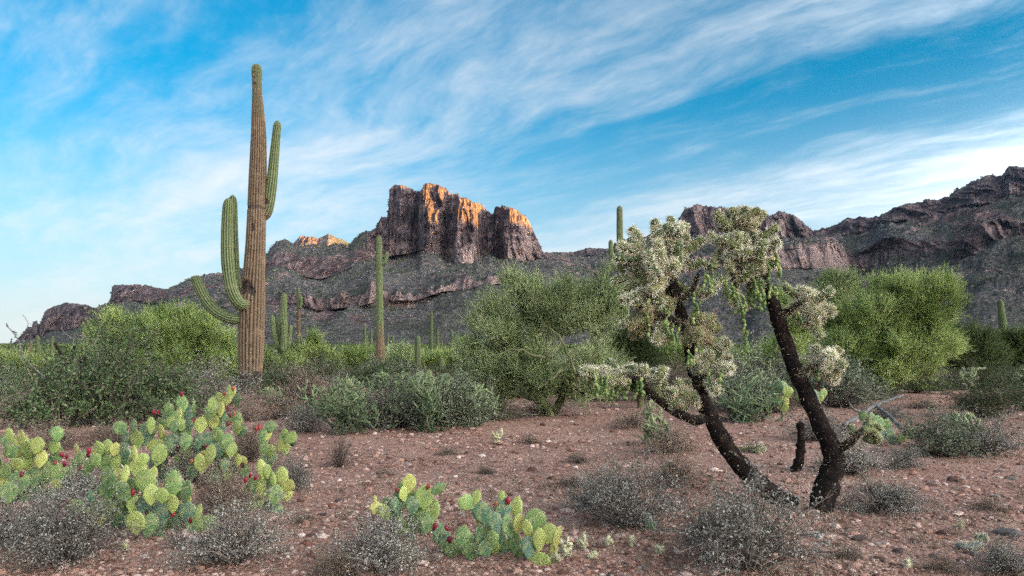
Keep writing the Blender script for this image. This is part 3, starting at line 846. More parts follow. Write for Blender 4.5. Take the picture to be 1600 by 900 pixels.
saguaro('tall saguaro with dark slender top and short arms, behind the spiny cholla crown', 30, [
    ('trunk', [(974, 598, 0), (974, 540, 0), (973, 450, 0), (969, 390, 0), (968, 321, 0)], [(0, 10), (.3, 10), (.52, 9.5), (.66, 6), (.8, 5), (1, 4.4)], 16, [(0, .3), (.6, .1), (.75, .35), (1, .4)], [], 0),
    ('arm', [(968, 425, -.2), (959, 415, -.3), (955, 395, -.3), (954, 374, -.3)], [(0, 3.4), (.3, 4), (1, 3.2)], 10, [(0, 0), (1, .1)], [], 0),
    ('arm', [(970, 420, .3), (963, 412, .4), (961, 378, .4)], [(0, 3), (.3, 3.6), (1, 3)], 10, [(0, .1), (1, .2)], [], 0),
    ('arm', [(978, 470, -.1), (986, 460, -.2), (988, 418, -.2)], [(0, 4), (.3, 5.6), (1, 4.8)], 12, [(0, 0), (1, 0)], [], 0)])
saguaro('pale club-shaped saguaro with knobs at its foot, alone below the right mountainside', 58, [
    ('trunk', [(1568, 572, 0), (1568, 530, 0), (1566, 500, 0), (1562, 467, 0)], [(0, 6), (.4, 6.2), (.7, 5), (1, 3.6)], 13, [(0, .1), (1, 0)], [], 0),
    ('arm', [(1568, 523, -.4), (1561, 521, -.6), (1559, 513, -.6)], [(0, 3), (1, 3)], 9, [(0, 0), (1, 0)], [], 0),
    ('arm', [(1568, 522, -.5), (1574, 520, -.6), (1577, 516, -.6)], [(0, 3), (1, 3)], 9, [(0, 0), (1, 0)], [], 0)], lod=0)
for (bx, by, tx, ty, r, Y, ag, lab) in (
        (652, 596, 653, 523, 4.6, 42, .45, 'dark single-column saguaro right of the slim one with a stub arm'),
        (674, 575, 674, 485, 2.6, 62, .1, 'tallest of the thin pole saguaros on the plain beneath the towers'),
        (683, 575, 684, 514, 2.2, 66, .1, 'thin pole saguaro just right of the tallest pole'),
        (671, 572, 672, 527, 1.9, 70, .3, 'short thin pole saguaro just left of the tallest pole'),
        (690, 572, 690, 530, 1.8, 75, .6, 'short brownish pole saguaro between two thin poles'),
        (706, 574, 706, 516, 2.3, 66, .1, 'pale pole saguaro with a rounded tip left of the central palo verde'),
        (708, 575, 709, 530, 2.2, 68, .1, 'stubby pole saguaro touching the pale one left of the central palo verde'),
        (570, 572, 570, 504, 2.2, 66, .1, 'thin pole saguaro left of the slim one with a stub arm'),
        (572, 574, 573, 522, 2.2, 68, .1, 'short pole saguaro touching the thin one left of the stub-armed saguaro'),
        (580, 572, 580, 513, 2.2, 70, .1, 'thin pole saguaro nearest the left side of the stub-armed saguaro'),
        (606, 572, 606, 519, 1.9, 74, .1, 'faint thin pole saguaro close right of the stub-armed saguaro'),
        (614, 574, 614, 523, 2.2, 74, .1, 'second thin pole saguaro right of the stub-armed saguaro'),
        (536, 578, 535, 538, 3.0, 58, .0, 'short rounded saguaro poking out of green brush left of the poles'),
        (512, 585, 512, 568, 4.4, 36, .0, 'small barrel-like young saguaro above the pale cholla thicket'),
        (689, 588, 689, 558, 4.2, 46, .1, 'short thick young saguaro below the pole saguaros'),
        (699, 588, 700, 550, 3.2, 50, .1, 'short young saguaro with narrow tip beside the thick young one'),
        (59, 578, 59, 523, 3.0, 52, .1, 'taller of the pale saguaros rising from brush at far left'),
        (82, 578, 82, 524, 2.8, 54, .2, 'pale saguaro right of its taller twin at far left'),
        (51, 578, 51, 545, 2.6, 54, .1, 'short saguaro tucked against the taller pale one at far left'),
        (48, 578, 48, 532, 2.0, 60, .9, 'brown dead-looking saguaro pole at far left')):
    saguaro(lab, Y, [('trunk', [(bx, by, 0), ((bx * 2 + tx) / 3, (by * 2 + ty) / 3, 0), ((bx + 2 * tx) / 3, (by + 2 * ty) / 3, 0), (tx, ty, 0)],
                      [(0, r), (.7, r), (1, r * .85)], 10, [(0, max(ag, .5)), (.35, ag), (1, ag * .5)], [], 0)], lod=0)

# ------------------------------------------------------------------ palo verde trees
def palo_verde(label, Y, base_px, blobs, n_att, seed, twigs=20, leaf=7, mat='palo_twig', trunks=4, tw_len=(.25, .55), tw_w=.009, bare=(), name='palo_verde_tree', cat='tree', group='palo verde trees', up=0.75):
    rg = np.random.default_rng(seed)
    X = (base_px - 800) / FPX * Y
    base = np.array([X, Y, float(gz(X, Y))])
    root = add(name, None, None, base, label, cat, group)
    m = Y / FPX
    blobs = [(a_, b_, c_ * .88, d_ * .90) for a_, b_, c_, d_ in blobs]
    pts, outd, vol = [], [], np.array([b[2] * b[3] for b in blobs], float)
    cnt = np.maximum(4, (n_att * 1.45 * vol / vol.sum()).astype(int))
    for (bx, by, rx, ry), c in zip(blobs, cnt):
        ctr = W(bx, by, Y + rg.normal() * 0.15 * rx * m) - base
        nc = max(3, c // 9)                                        # foliage gathers in clumps
        cc = unit(nc, rg) * rg.uniform(.45, .92, (nc, 1))
        u = cc[rg.integers(0, nc, c)] + rg.normal(size=(c, 3)) * .17
        u[::2] = (unit(c, rg) * (rg.random((c, 1)) ** 0.42))[::2]
        q = ctr + u * np.array([rx * m, rx * m * 0.85, ry * m])
        pts.append(q); outd.append(u)
    P = np.vstack(pts); O = np.vstack(outd)
    keep = P[:, 2] > 0.12
    P, O = P[keep], O[keep]
    starts = [np.array([rg.normal() * .12, rg.normal() * .12, -0.05]) for _ in range(trunks)]
    starts = [np.array([0, 0, -.12])] + starts
    trunks += 1
    nodes = list(starts); par = [-1] + [0] * (trunks - 1)
    order = np.argsort(np.linalg.norm(P, axis=1))
    idx = {}
    dep = [9.0] + [0.0] * (trunks - 1)
    for i in order:
        N = np.array(nodes)
        d = np.linalg.norm(N - P[i], axis=1)
        cost = d + 0.18 * np.array(dep) + 0.8 * np.maximum(0, N[:, 2] - P[i][2])
        j = int(np.argmin(cost))
        if d[j] > 0.9:                                             # an intermediate fork
            midp = nodes[j] * 0.55 + P[i] * 0.45 + rg.normal(size=3) * 0.06 + np.array([0, 0, -0.04])
            nodes.append(midp); par.append(j); dep.append(dep[j] + np.linalg.norm(midp - nodes[j])); j = len(nodes) - 1
        nodes.append(P[i]); par.append(j); dep.append(dep[j] + np.linalg.norm(P[i] - nodes[j]))
        idx[i] = len(nodes) - 1
    N = np.array(nodes)
    load = np.ones(len(N))
    for i in range(len(N) - 1, -1, -1):
        if par[i] >= 0:
            load[par[i]] += load[i]
    G = Geo()
    for i in range(len(N)):
        if par[i] < 0:
            continue
        a, b = N[par[i]], N[i]
        r0, r1 = 0.0058 * math.sqrt(load[par[i]]) + .003, 0.0058 * math.sqrt(load[i]) + .003
        r0 = min(r0, r1 * 1.6, 0.09); r1 = min(r1, .09)
        mid_ = (a + b) / 2 + rg.normal(size=3) * 0.06 * np.linalg.norm(b - a)
        v, f = tube(spline([a, mid_, b], 4), [r0, (r0 * 2 + r1) / 3, (r0 + r1 * 2) / 3, r1], 5 if r0 > .015 else 3, cap=False)
        G.add(v, f)
    for pl_ in bare:                                                # bare pale limbs that show in front
        q = spline([W(a, b, Y + d) - base for a, b, d in pl_], 14)
        q = q + rg.normal(size=q.shape) * 0.012
        v, f = tube(q, np.linspace(.026, .010, 14) * Y / 14, 6)
        add('bare_branch', np_mesh('bare_branch', v, f, [MATS['palo_bark']], smooth=True), root)
    add('trunk', G.mesh('trunk', [MATS['palo_bark']], smooth=True), root)
    G = Geo()
    ids = np.array([idx[i] for i in range(len(P)) if i in idx])
    src = np.repeat(np.arange(len(P)), twigs)
    n = len(src)
    pd = P[src] - N[np.array([par[idx[i]] for i in range(len(P))])][src]
    pd /= np.linalg.norm(pd, axis=1, keepdims=True) + 1e-6
    d = pd * 0.45 + O[src] * 0.55 + np.array([0, 0, up]) + rg.normal(size=(n, 3)) * 0.42
    d /= np.linalg.norm(d, axis=1, keepdims=True)
    b = P[src] - pd * rg.uniform(0, .35, (n, 1)) + rg.normal(size=(n, 3)) * .05
    L = rg.uniform(*tw_len, n)[:, None]
    clump = np.clip(.5 + .55 * fbm(P[:, 0] * 1.6, P[:, 1] * 1.6, P[:, 2] * 1.6 + seed, 2) + rg.normal(size=len(P)) * .12, 0, 1)[src] * .62
    tone = np.clip(clump + rg.random(n) * .38, 0, 1)
    v, f = slivers(b, b + d * L, tw_w * 1.35 * rg.uniform(.7, 1.3, n), rg)
    G.add(v, f, 0, tone=np.repeat(tone, 3))
    k = np.repeat(np.arange(n), leaf)
    s = rg.uniform(.15, 1.0, (len(k), 1))
    lb = b[k] + d[k] * L[k] * s
    ld = d[k] * 1.1 + rg.normal(size=(len(k), 3)) * .42
    ld /= np.linalg.norm(ld, axis=1, keepdims=True)
    v, f = slivers(lb, lb + ld * rg.uniform(.07, .19, (len(k), 1)) * (Y / 16) ** .5, tw_w * 1.15, rg)
    G.add(v, f, 0, tone=np.repeat(np.clip(tone[k] + rg.normal(size=len(k)) * .15, 0, 1), 3))
    add('crown', G.mesh('crown', [MATS[mat]]), root)
    return root

palo_verde('wide feathery palo verde shrub behind the tall four-armed saguaro', 27, 262, [(170, 548, 50, 38), (215, 522, 48, 36), (265, 530, 56, 46), (318, 528, 44, 40), (350, 556, 32, 38), (240, 572, 100, 30), (190, 512, 24, 24), (285, 502, 28, 22)],
           330, 11, 22, 7, tw_len=(.3, .75), tw_w=.016)
palo_verde('feathery pale palo verde with bare twisted limbs beside the spiny cholla', 14, 860, [(830, 490, 42, 58), (815, 455, 22, 30), (770, 510, 45, 40), (885, 485, 34, 48), (880, 460, 18, 28), (938, 490, 34, 50), (945, 455, 20, 28), (780, 580, 58, 50), (860, 590, 70, 48), (930, 580, 50, 50), (745, 560, 30, 34), (745, 615, 34, 30)],
           430, 12, 22, 7, 'palo_twig_pale', tw_len=(.18, .42), tw_w=.0085,
           bare=[[(905, 600, -1.5), (885, 545, -1.6), (870, 520, -1.6), (850, 508, -1.6)], [(900, 588, -1.6), (925, 560, -1.7), (934, 540, -1.7), (922, 520, -1.7)], [(880, 575, -1.6), (862, 592, -1.75), (842, 606, -1.8)],
                 [(880, 580, -1.6), (890, 560, -1.7), (900, 548, -1.7)], [(850, 560, -1.5), (800, 545, -1.6), (775, 560, -1.7)], [(905, 610, -1.6), (895, 600, -1.75), (888, 606, -1.8)]])
palo_verde('rounded bright green palo verde beyond the cholla, beside the dead branch', 18.8, 1378, [(1400, 470, 62, 48), (1450, 475, 52, 46), (1350, 505, 52, 44), (1330, 555, 48, 40), (1400, 550, 80, 52), (1460, 540, 46, 46), (1380, 590, 60, 28), (1480, 455, 22, 26), (1310, 520, 28, 34)],
           400, 13, 22, 7, tw_len=(.22, .5), tw_w=.011)
palo_verde('low fan-shaped green shrub under the bunched saguaro', 34, 440, [(422, 574, 22, 18), (452, 574, 24, 18), (440, 584, 36, 14)], 60, 14, 24, 6, tw_len=(.3, .75), tw_w=.020, up=1.0, name='green_shrub', cat='shrub', group='green shrubs of the middle distance')
palo_verde('dull green shrub with fine twigs right of the bunched saguaro', 36, 490, [(480, 560, 36, 28), (510, 570, 26, 22), (465, 575, 26, 20)], 90, 15, 22, 6, tw_len=(.35, .8), tw_w=.022, name='green_shrub', cat='shrub', group='green shrubs of the middle distance')
mid_shrubs = [
    (556, 50, [(552, 568, 24, 16), (575, 565, 18, 18)], 'bright green shrub left of the stub-armed saguaro foot'),
    (628, 50, [(620, 566, 22, 18), (640, 570, 20, 14)], 'olive green shrub between the stub-armed saguaro and the dark column'),
    (672, 48, [(672, 572, 20, 14), (690, 570, 18, 14)], 'green shrub around the feet of the pole saguaros'),
    (722, 40, [(722, 565, 22, 24), (738, 575, 18, 18)], 'green shrub at the left flank of the central palo verde'),
    (990, 16, [(985, 545, 28, 36), (1000, 580, 26, 30), (965, 590, 24, 26)], 'leafy bright green shrub between central palo verde and the cholla'),
    (1290, 34, [(1300, 470, 26, 40), (1285, 510, 30, 34), (1322, 450, 14, 22)], 'pale tall palo verde peeping out behind the rounded green one'),
    (1240, 26, [(1240, 510, 26, 46), (1225, 560, 30, 30)], 'green palo verde glimpsed between the two cholla trunks'),
    (1520, 30, [(1515, 540, 30, 34), (1540, 560, 26, 24), (1495, 560, 24, 26)], 'olive green shrub at the right flank of the rounded palo verde'),
    (1585, 34, [(1585, 545, 30, 24), (1610, 560, 30, 24)], 'dark green shrub near the right edge under the club-shaped saguaro'),
    (20, 36, [(15, 580, 30, 22), (55, 585, 30, 18), (-20, 580, 30, 24)], 'bright green brush at the left edge below the far buttes'),
    (380, 26, [(372, 575, 16, 26), (350, 590, 24, 18)], 'dim green shrub right behind the big saguaro trunk'),
    (1070, 30, [(1065, 570, 40, 24), (1110, 560, 30, 26)], 'dim green brush seen through the cholla trunks'),
    (1170, 40, [(1165, 575, 30, 16), (1195, 565, 26, 20)], 'bright green brush in the gap between the cholla crowns')]
for k, (bx, Y, bl, lab) in enumerate(mid_shrubs):
    ar = sum(b[2] * b[3] for b in bl)
    palo_verde(lab, Y, bx, bl, max(36, int(ar / 16)), 40 + k, 20, 6, 'palo_twig_pale' if k in (5, 1) else ('creosote_leaf' if k in (7, 8, 4) else 'palo_twig'), 3,
               tw_len=(.25 * Y / 25 + .1, .5 * Y / 25 + .2), tw_w=.0125 * Y / 18, name='green_shrub', cat='shrub', group='green shrubs of the middle distance')

# far brush between the trees and the foot of the mountains: reads as one mass
def far_brush():
    rg = np.random.default_rng(77)
    G = Geo()
    for (n, y0, y1, k, s0, s1, w) in ((420, 52, 130, 150, .5, 1.1, .05), (1500, 120, 420, 55, .6, 1.3, .16), (2600, 350, 900, 24, .9, 1.9, .5)):
        Y = y0 * (y1 / y0) ** rg.random(n)
        X = (rg.uniform(-350, 1950, n) - 800) / FPX * Y
        z = gz(X, Y)
        s = rg.uniform(s0, s1, n)
        c = np.stack([X, Y, z], -1)
        i = np.repeat(np.arange(n), k)
        d = unit(len(i), rg) * np.array([1, 1, .9])
        d[:, 2] = np.abs(d[:, 2]) + .15
        b = c[i] + d * s[i][:, None] * rg.uniform(.1, .75, (len(i), 1))
        e = b + (d + rg.normal(size=d.shape) * .5 + (0, 0, .3)) * s[i][:, None] * .45
        v, f = slivers(b, e, w * rg.uniform(.7, 1.4, len(i)), rg)
        G.add(v, f, 0, tone=np.repeat(np.clip(rg.random(n)[i] ** 1.6 * .75 + rg.random(len(i)) * .3, 0, 1), 3))
    add('far_brush', G.mesh('far_brush', [MATS['brush_leaf']]), kind='stuff', label='green brush covering the plain below the mountains')
far_brush()

# ------------------------------------------------------------------ low shrubs
def shrub_meshes(seed, stems, twigs, leaves, leaf_l, leaf_w, leaf_mat, stem_r=.005, shell=.45, flat=.62, tw_w=.0035, tw=(.06, .16)):
    """twiggy mound about 1 m wide and `flat` high; returns (stems mesh, leaves mesh)"""
    rg = np.random.default_rng(seed)
    G = Geo()
    ends, dirs = [], []
    for _ in range(stems):
        u = unit(1, rg)[0]
        u[2] = abs(u[2]) + .12
        u /= np.linalg.norm(u)
        rr = rg.uniform(.6, 1.12) * (1 + .36 * float(vnoise(u[0] * 1.7, u[1] * 1.7, u[2] * 1.3 + seed)))
        e = u * np.array([.5, .5, flat]) * rr
        b = np.array([u[0], u[1], 0]) * .05
        mid_ = e * .5 + np.array([0, 0, .06]) + rg.normal(size=3) * .05
        P = spline([b, mid_, e], 6)
        v, f = tube(P, np.linspace(stem_r, stem_r * .35, 6), 3, cap=False)
        G.add(v, f, 0, tone=rg.random())
        ends.append(P[2:]); dirs.append(np.gradient(P, axis=0)[2:])
    E, D = np.vstack(ends), np.vstack(dirs)
    D /= np.linalg.norm(D, axis=1, keepdims=True)
    i = rg.integers(0, len(E), twigs)
    d = D[i] * .7 + unit(twigs, rg) * .8 + (0, 0, .15)
    d /= np.linalg.norm(d, axis=1, keepdims=True)
    b = E[i] + rg.normal(size=(twigs, 3)) * .02
    L = rg.uniform(*tw, (twigs, 1))
    v, f = slivers(b, b + d * L, tw_w, rg)
    G.add(v, f, 0, tone=np.repeat(rg.random(twigs), 3))
    st = G.mesh('stems', [MATS['bursage_twig']])
    G2 = Geo()
    if leaves:
        k = rg.integers(0, twigs, leaves)
        c = b[k] + d[k] * L[k] * rg.uniform(.2, 1.05, (leaves, 1)) + rg.normal(size=(leaves, 3)) * .006
        keep = c[:, 2] > .015
        c = c[keep]; k = k[keep]
        hgt = np.linalg.norm(c / np.array([.5, .5, flat]), axis=1)
        dd = d[k] * .5 + unit(len(c), rg)
        v, f = leaves_quads(c, dd, leaf_l * rg.uniform(.6, 1.4, len(c)), leaf_w * rg.uniform(.6, 1.4, len(c)), rg)
        G2.add(v, f, 0, tone=np.repeat(rg.random(len(c)), 4))
        return st, G2.mesh('leaves', [MATS[leaf_mat]])
    return st, None

SHRUB = {
    'grey': [shrub_meshes(100 + i, 110, 2000, 8200, .019, .010, 'bursage_leaf') for i in range(4)],
    'dry': [shrub_meshes(120 + i, 110, 1900, 5600, .016, .009, 'dry_leaf') for i in range(3)],
    'twiggy': [shrub_meshes(140 + i, 110, 1700, 500, .012, .007, 'dry_leaf', flat=.85) for i in range(2)],
    'dusty': [shrub_meshes(160 + i, 100, 1900, 7600, .024, .012, 'dusty_leaf') for i in range(3)],
    'leafy': [shrub_meshes(180 + i, 90, 1900, 7000, .026, .015, 'shrub_leaf', tw=(.05, .12)) for i in range(3)],
    'creosote': [shrub_meshes(190 + i, 90, 1900, 7600, .024, .012, 'creosote_leaf', flat=.75) for i in range(2)]}
_cnt = {}
def shrub(kind, px_, py_, wpx, hpx, label, name='dry_shrub', group='low grey shrubs on the gravel', Y=None):
    X, Yg, _ = ground_at(px_, py_)
    if Y:
        X, Yg = (px_ - 800) / FPX * Y, Y
    k = _cnt.get(kind, 0); _cnt[kind] = k + 1
    st, lf = SHRUB[kind][k % len(SHRUB[kind])]
    w, h = wpx / FPX * Yg, hpx / FPX * Yg
    flat = {'twiggy': .85, 'creosote': .75}.get(kind, .62)
    r = add(name, None, None, (X, Yg + w * .25, float(gz(X, Yg + w * .25)) - .01), label, 'shrub', group)
    r.rotation_euler = (0, 0, random.uniform(0, 6.28))
    k_ = 1.25 if 1100 < px_ < 1250 and py_ > 840 else 1.0
    r.scale = (w * 1.08 * random.uniform(.9, 1.1), w * random.uniform(.8, 1.15), h * k_ / flat)
    add('stems', st, r)
    if lf:
        add('leaves', lf, r)
    return r
for a in (
    ('grey', 62, 898, 215, 116, 'large grey shrub filling the bottom left corner'),
    ('grey', 0, 862, 130, 78, 'grey shrub cut by the left edge below the prickly pear'),
    ('grey', 352, 898, 190, 104, 'pale leafy grey shrub at the bottom edge right of the big prickly pear'),
    ('twiggy', 268, 862, 70, 50, 'small dark twiggy shrub under the big prickly pear'),
    ('grey', 585, 900, 180, 108, 'dark grey shrub at the bottom edge in front of the small prickly pear'),
    ('dry', 525, 905, 90, 60, 'brownish low shrub left of the dark one at the bottom edge'),
    ('grey', 990, 832, 170, 108, 'wide dark grey shrub between front prickly pear and the cholla trunks'),
    ('grey', 940, 800, 100, 66, 'smaller grey shrub merging into the left of the wide one'),
    ('dry', 1060, 765, 110, 66, 'brown dry shrub left of the leaning cholla trunk'),
    ('grey', 1190, 905, 270, 128, 'broad grey shrub in front of the cholla trunk feet'),
    ('dry', 1120, 850, 100, 60, 'straw coloured shrub behind the broad grey one'),
    ('grey', 1405, 806, 175, 62, 'low flat grey shrub right of the cholla trunks'),
    ('grey', 1345, 745, 130, 62, 'grey shrub under the low right branch of the cholla'),
    ('dry', 1050, 712, 105, 52, 'dry brown shrub under the left cholla limb'),
    ('dry', 1165, 660, 105, 40, 'tan shrub seen between the cholla trunks'),
    ('grey', 1290, 690, 90, 52, 'pale grey shrub behind the right cholla trunk'),
    ('dusty', 1490, 716, 130, 72, 'dusty green shrub with a pale tip right of the dead branch'),
    ('grey', 1565, 714, 120, 66, 'grey shrub at the right edge beside the dusty green one'),
    ('grey', 1420, 735, 80, 40, 'small low grey shrub below the dead branch'),
    ('grey', 1590, 905, 110, 58, 'grey shrub in the bottom right corner'),
    ('dry', 335, 812, 130, 92, 'tangled brown shrub growing through the prickly pear patch'),
    ('grey', 300, 760, 110, 70, 'grey shrub behind the big prickly pear pads'),
    ('dry', 385, 720, 90, 70, 'dry brown shrub behind the right pads of the prickly pear patch'),
    ('grey', 450, 770, 80, 62, 'grey shrub at the right end of the prickly pear patch'),
    ('grey', 115, 800, 120, 70, 'grey shrub between the two left prickly pears'),
    ('dry', 62, 705, 110, 50, 'pale straw shrub behind the leftmost prickly pear'),
    ('dry', 165, 700, 100, 46, 'straw coloured shrub left of the upper prickly pear pads'),
    ('twiggy', 526, 728, 62, 58, 'bare twiggy bush standing alone on the gravel'),
    ('dry', 430, 655, 110, 56, 'russet shrub right of the big saguaro foot'),
    ('twiggy', 452, 630, 60, 36, 'dark bare bush below the bunched saguaro'),
    ('twiggy', 320, 650, 130, 70, 'dark bare bush left of the big saguaro foot'),
    ('dry', 385, 660, 60, 40, 'brown weeds at the foot of the big saguaro'),
    ('grey', 470, 680, 70, 44, 'grey shrub left of the green cholla thicket'),
    ('dry', 1230, 645, 70, 40, 'dry shrub in the shade behind the right cholla trunk'),
    ('twiggy', 1330, 640, 100, 50, 'dark twiggy bush under the rounded palo verde'),
    ('dry', 850, 650, 90, 26, 'dry weeds along the shadow of the central palo verde'),
    ('dry', 990, 670, 80, 30, 'low dry weeds beside the central palo verde'),
    ('dry', 505, 640, 60, 34, 'brown weeds among the green cholla stems'),
    ('grey', 1395, 660, 70, 30, 'low shrub in front of the rounded palo verde')):
    shrub(*a)
for a in (
    ('dusty', 610, 692, 150, 80, 'blue-green bushy shrub right of the pale branching cholla', 11.3),
    ('dusty', 690, 690, 160, 82, 'dense blue-green shrub in front of the far prickly pears', 11.5),
    ('dusty', 745, 668, 90, 62, 'blue-green shrub against the central palo verde', 12.5),
    ('leafy', 60, 690, 190, 120, 'dark leafy shrub with purplish twigs at the left edge', 11.5),
    ('leafy', 155, 685, 210, 150, 'big leafy evergreen shrub left of the prickly pears', 11.8),
    ('leafy', 240, 672, 150, 96, 'leafy shrub touching the upper prickly pear pads', 12.6),
    ('leafy', 120, 650, 140, 110, 'leafy shrub with a dead black stub behind the big evergreen', 14.5),
    ('creosote', 1570, 665, 150, 72, 'dark green rounded shrub at the right edge above the gravel', 12.8),
    ('dusty', 1165, 640, 120, 78, 'blue-green cholla brush between the cholla trunks', 14.5),
    ('dusty', 1225, 625, 90, 70, 'pale green brush behind the right cholla trunk', 16.5),
    ('creosote', 1445, 600, 90, 40, 'dark low shrub at the foot of the rounded palo verde', 22.0),
    ('creosote', 1560, 606, 110, 44, 'dark green shrub near the white chollas at the right', 24.0),
    ('creosote', 600, 612, 120, 40, 'dark shrub beneath the stub-armed saguaro', 26.0),
    ('creosote', 690, 606, 110, 36, 'green shrub below the pole saguaros', 27.0),
    ('creosote', 770, 660, 80, 40, 'dark shrub in the shade of the central palo verde', 13.0)):
    shrub(a[0], a[1], a[2], a[3], a[4], a[5], 'leafy_shrub', 'leafy shrubs of the middle ground', a[6])

rs0 = random.Random(3)
LOOK = {'grey': 'pale grey', 'dry': 'straw brown', 'dusty': 'dusty blue-green', 'creosote': 'dark green', 'leafy': 'leafy mid green'}
def where(px_):
    for lim, txt in ((110, 'at the left edge'), (330, 'behind the left leafy shrubs'), (470, 'around the big saguaro'), (570, 'below the bunched saguaro'), (660, 'below the stub-armed saguaro'), (760, 'below the pole saguaros'),
                     (960, 'behind the central palo verde'), (1130, 'behind the left cholla trunk'), (1270, 'behind the right cholla trunk'), (1430, 'around the rounded palo verde'), (1540, 'right of the rounded palo verde')):
        if px_ < lim:
            return txt
    return 'at the right edge'
for k in range(210):                                                # the thick brush of the middle distance
    Y = 14.5 * (60 / 14.5) ** (rs0.random() ** .8)
    px_ = rs0.uniform(-60, 1660)
    if 760 < px_ < 1180 and Y < 17 or 1380 < px_ < 1620 and Y < 21 or 350 < px_ < 430 and Y < 24:
        continue
    kind = rs0.choice(('grey', 'dry', 'dusty', 'dusty', 'creosote', 'creosote', 'leafy'))
    w_ = rs0.uniform(.9, 2.3)
    lab = '%s %s %s %s' % ('broad' if w_ > 1.6 else 'small', LOOK[kind], 'bush in the far brush' if Y > 30 else 'bush in the near brush', where(px_))
    w_ *= FPX / Y
    shrub(kind, px_, 700, w_, w_ * rs0.uniform(.4, .62), lab, 'leafy_shrub', 'brush of the middle distance', Y)

for (a, b, w_, h_, lab) in ((700, 706, 40, 16, 'tiny dry weed below the blue-green shrubs'), (830, 690, 46, 16, 'low dry weed on the gravel before the central palo verde'), (905, 720, 50, 20, 'small brown weed left of the dry shrub under the cholla limb'),
                            (600, 742, 36, 14, 'tiny dry weed in the middle of the open gravel'), (760, 735, 40, 14, 'tiny dry weed below the young straw cholla'), (1180, 712, 50, 20, 'small dry weed between the cholla trunks'), (1450, 640, 60, 20, 'low weed on the gravel strip right of the dead branch'),
                            (1530, 640, 60, 22, 'low weed near the right edge above the grey shrubs'), (1380, 770, 60, 22, 'small dry weed right of the cholla trunks'), (1560, 800, 60, 24, 'small dry weed among the stones at the right'), (470, 820, 50, 24, 'small dry weed right of the prickly pear patch'), (890, 760, 50, 22, 'small dry weed left of the wide dark grey shrub'),
                            (1480, 900, 70, 30, 'dry weed at the bottom edge toward the right'), (1330, 880, 60, 26, 'dry weed right of the broad grey shrub')):
    shrub('dry', a, b, w_, h_, lab, 'dry_weed', 'small dry weeds on the open gravel')

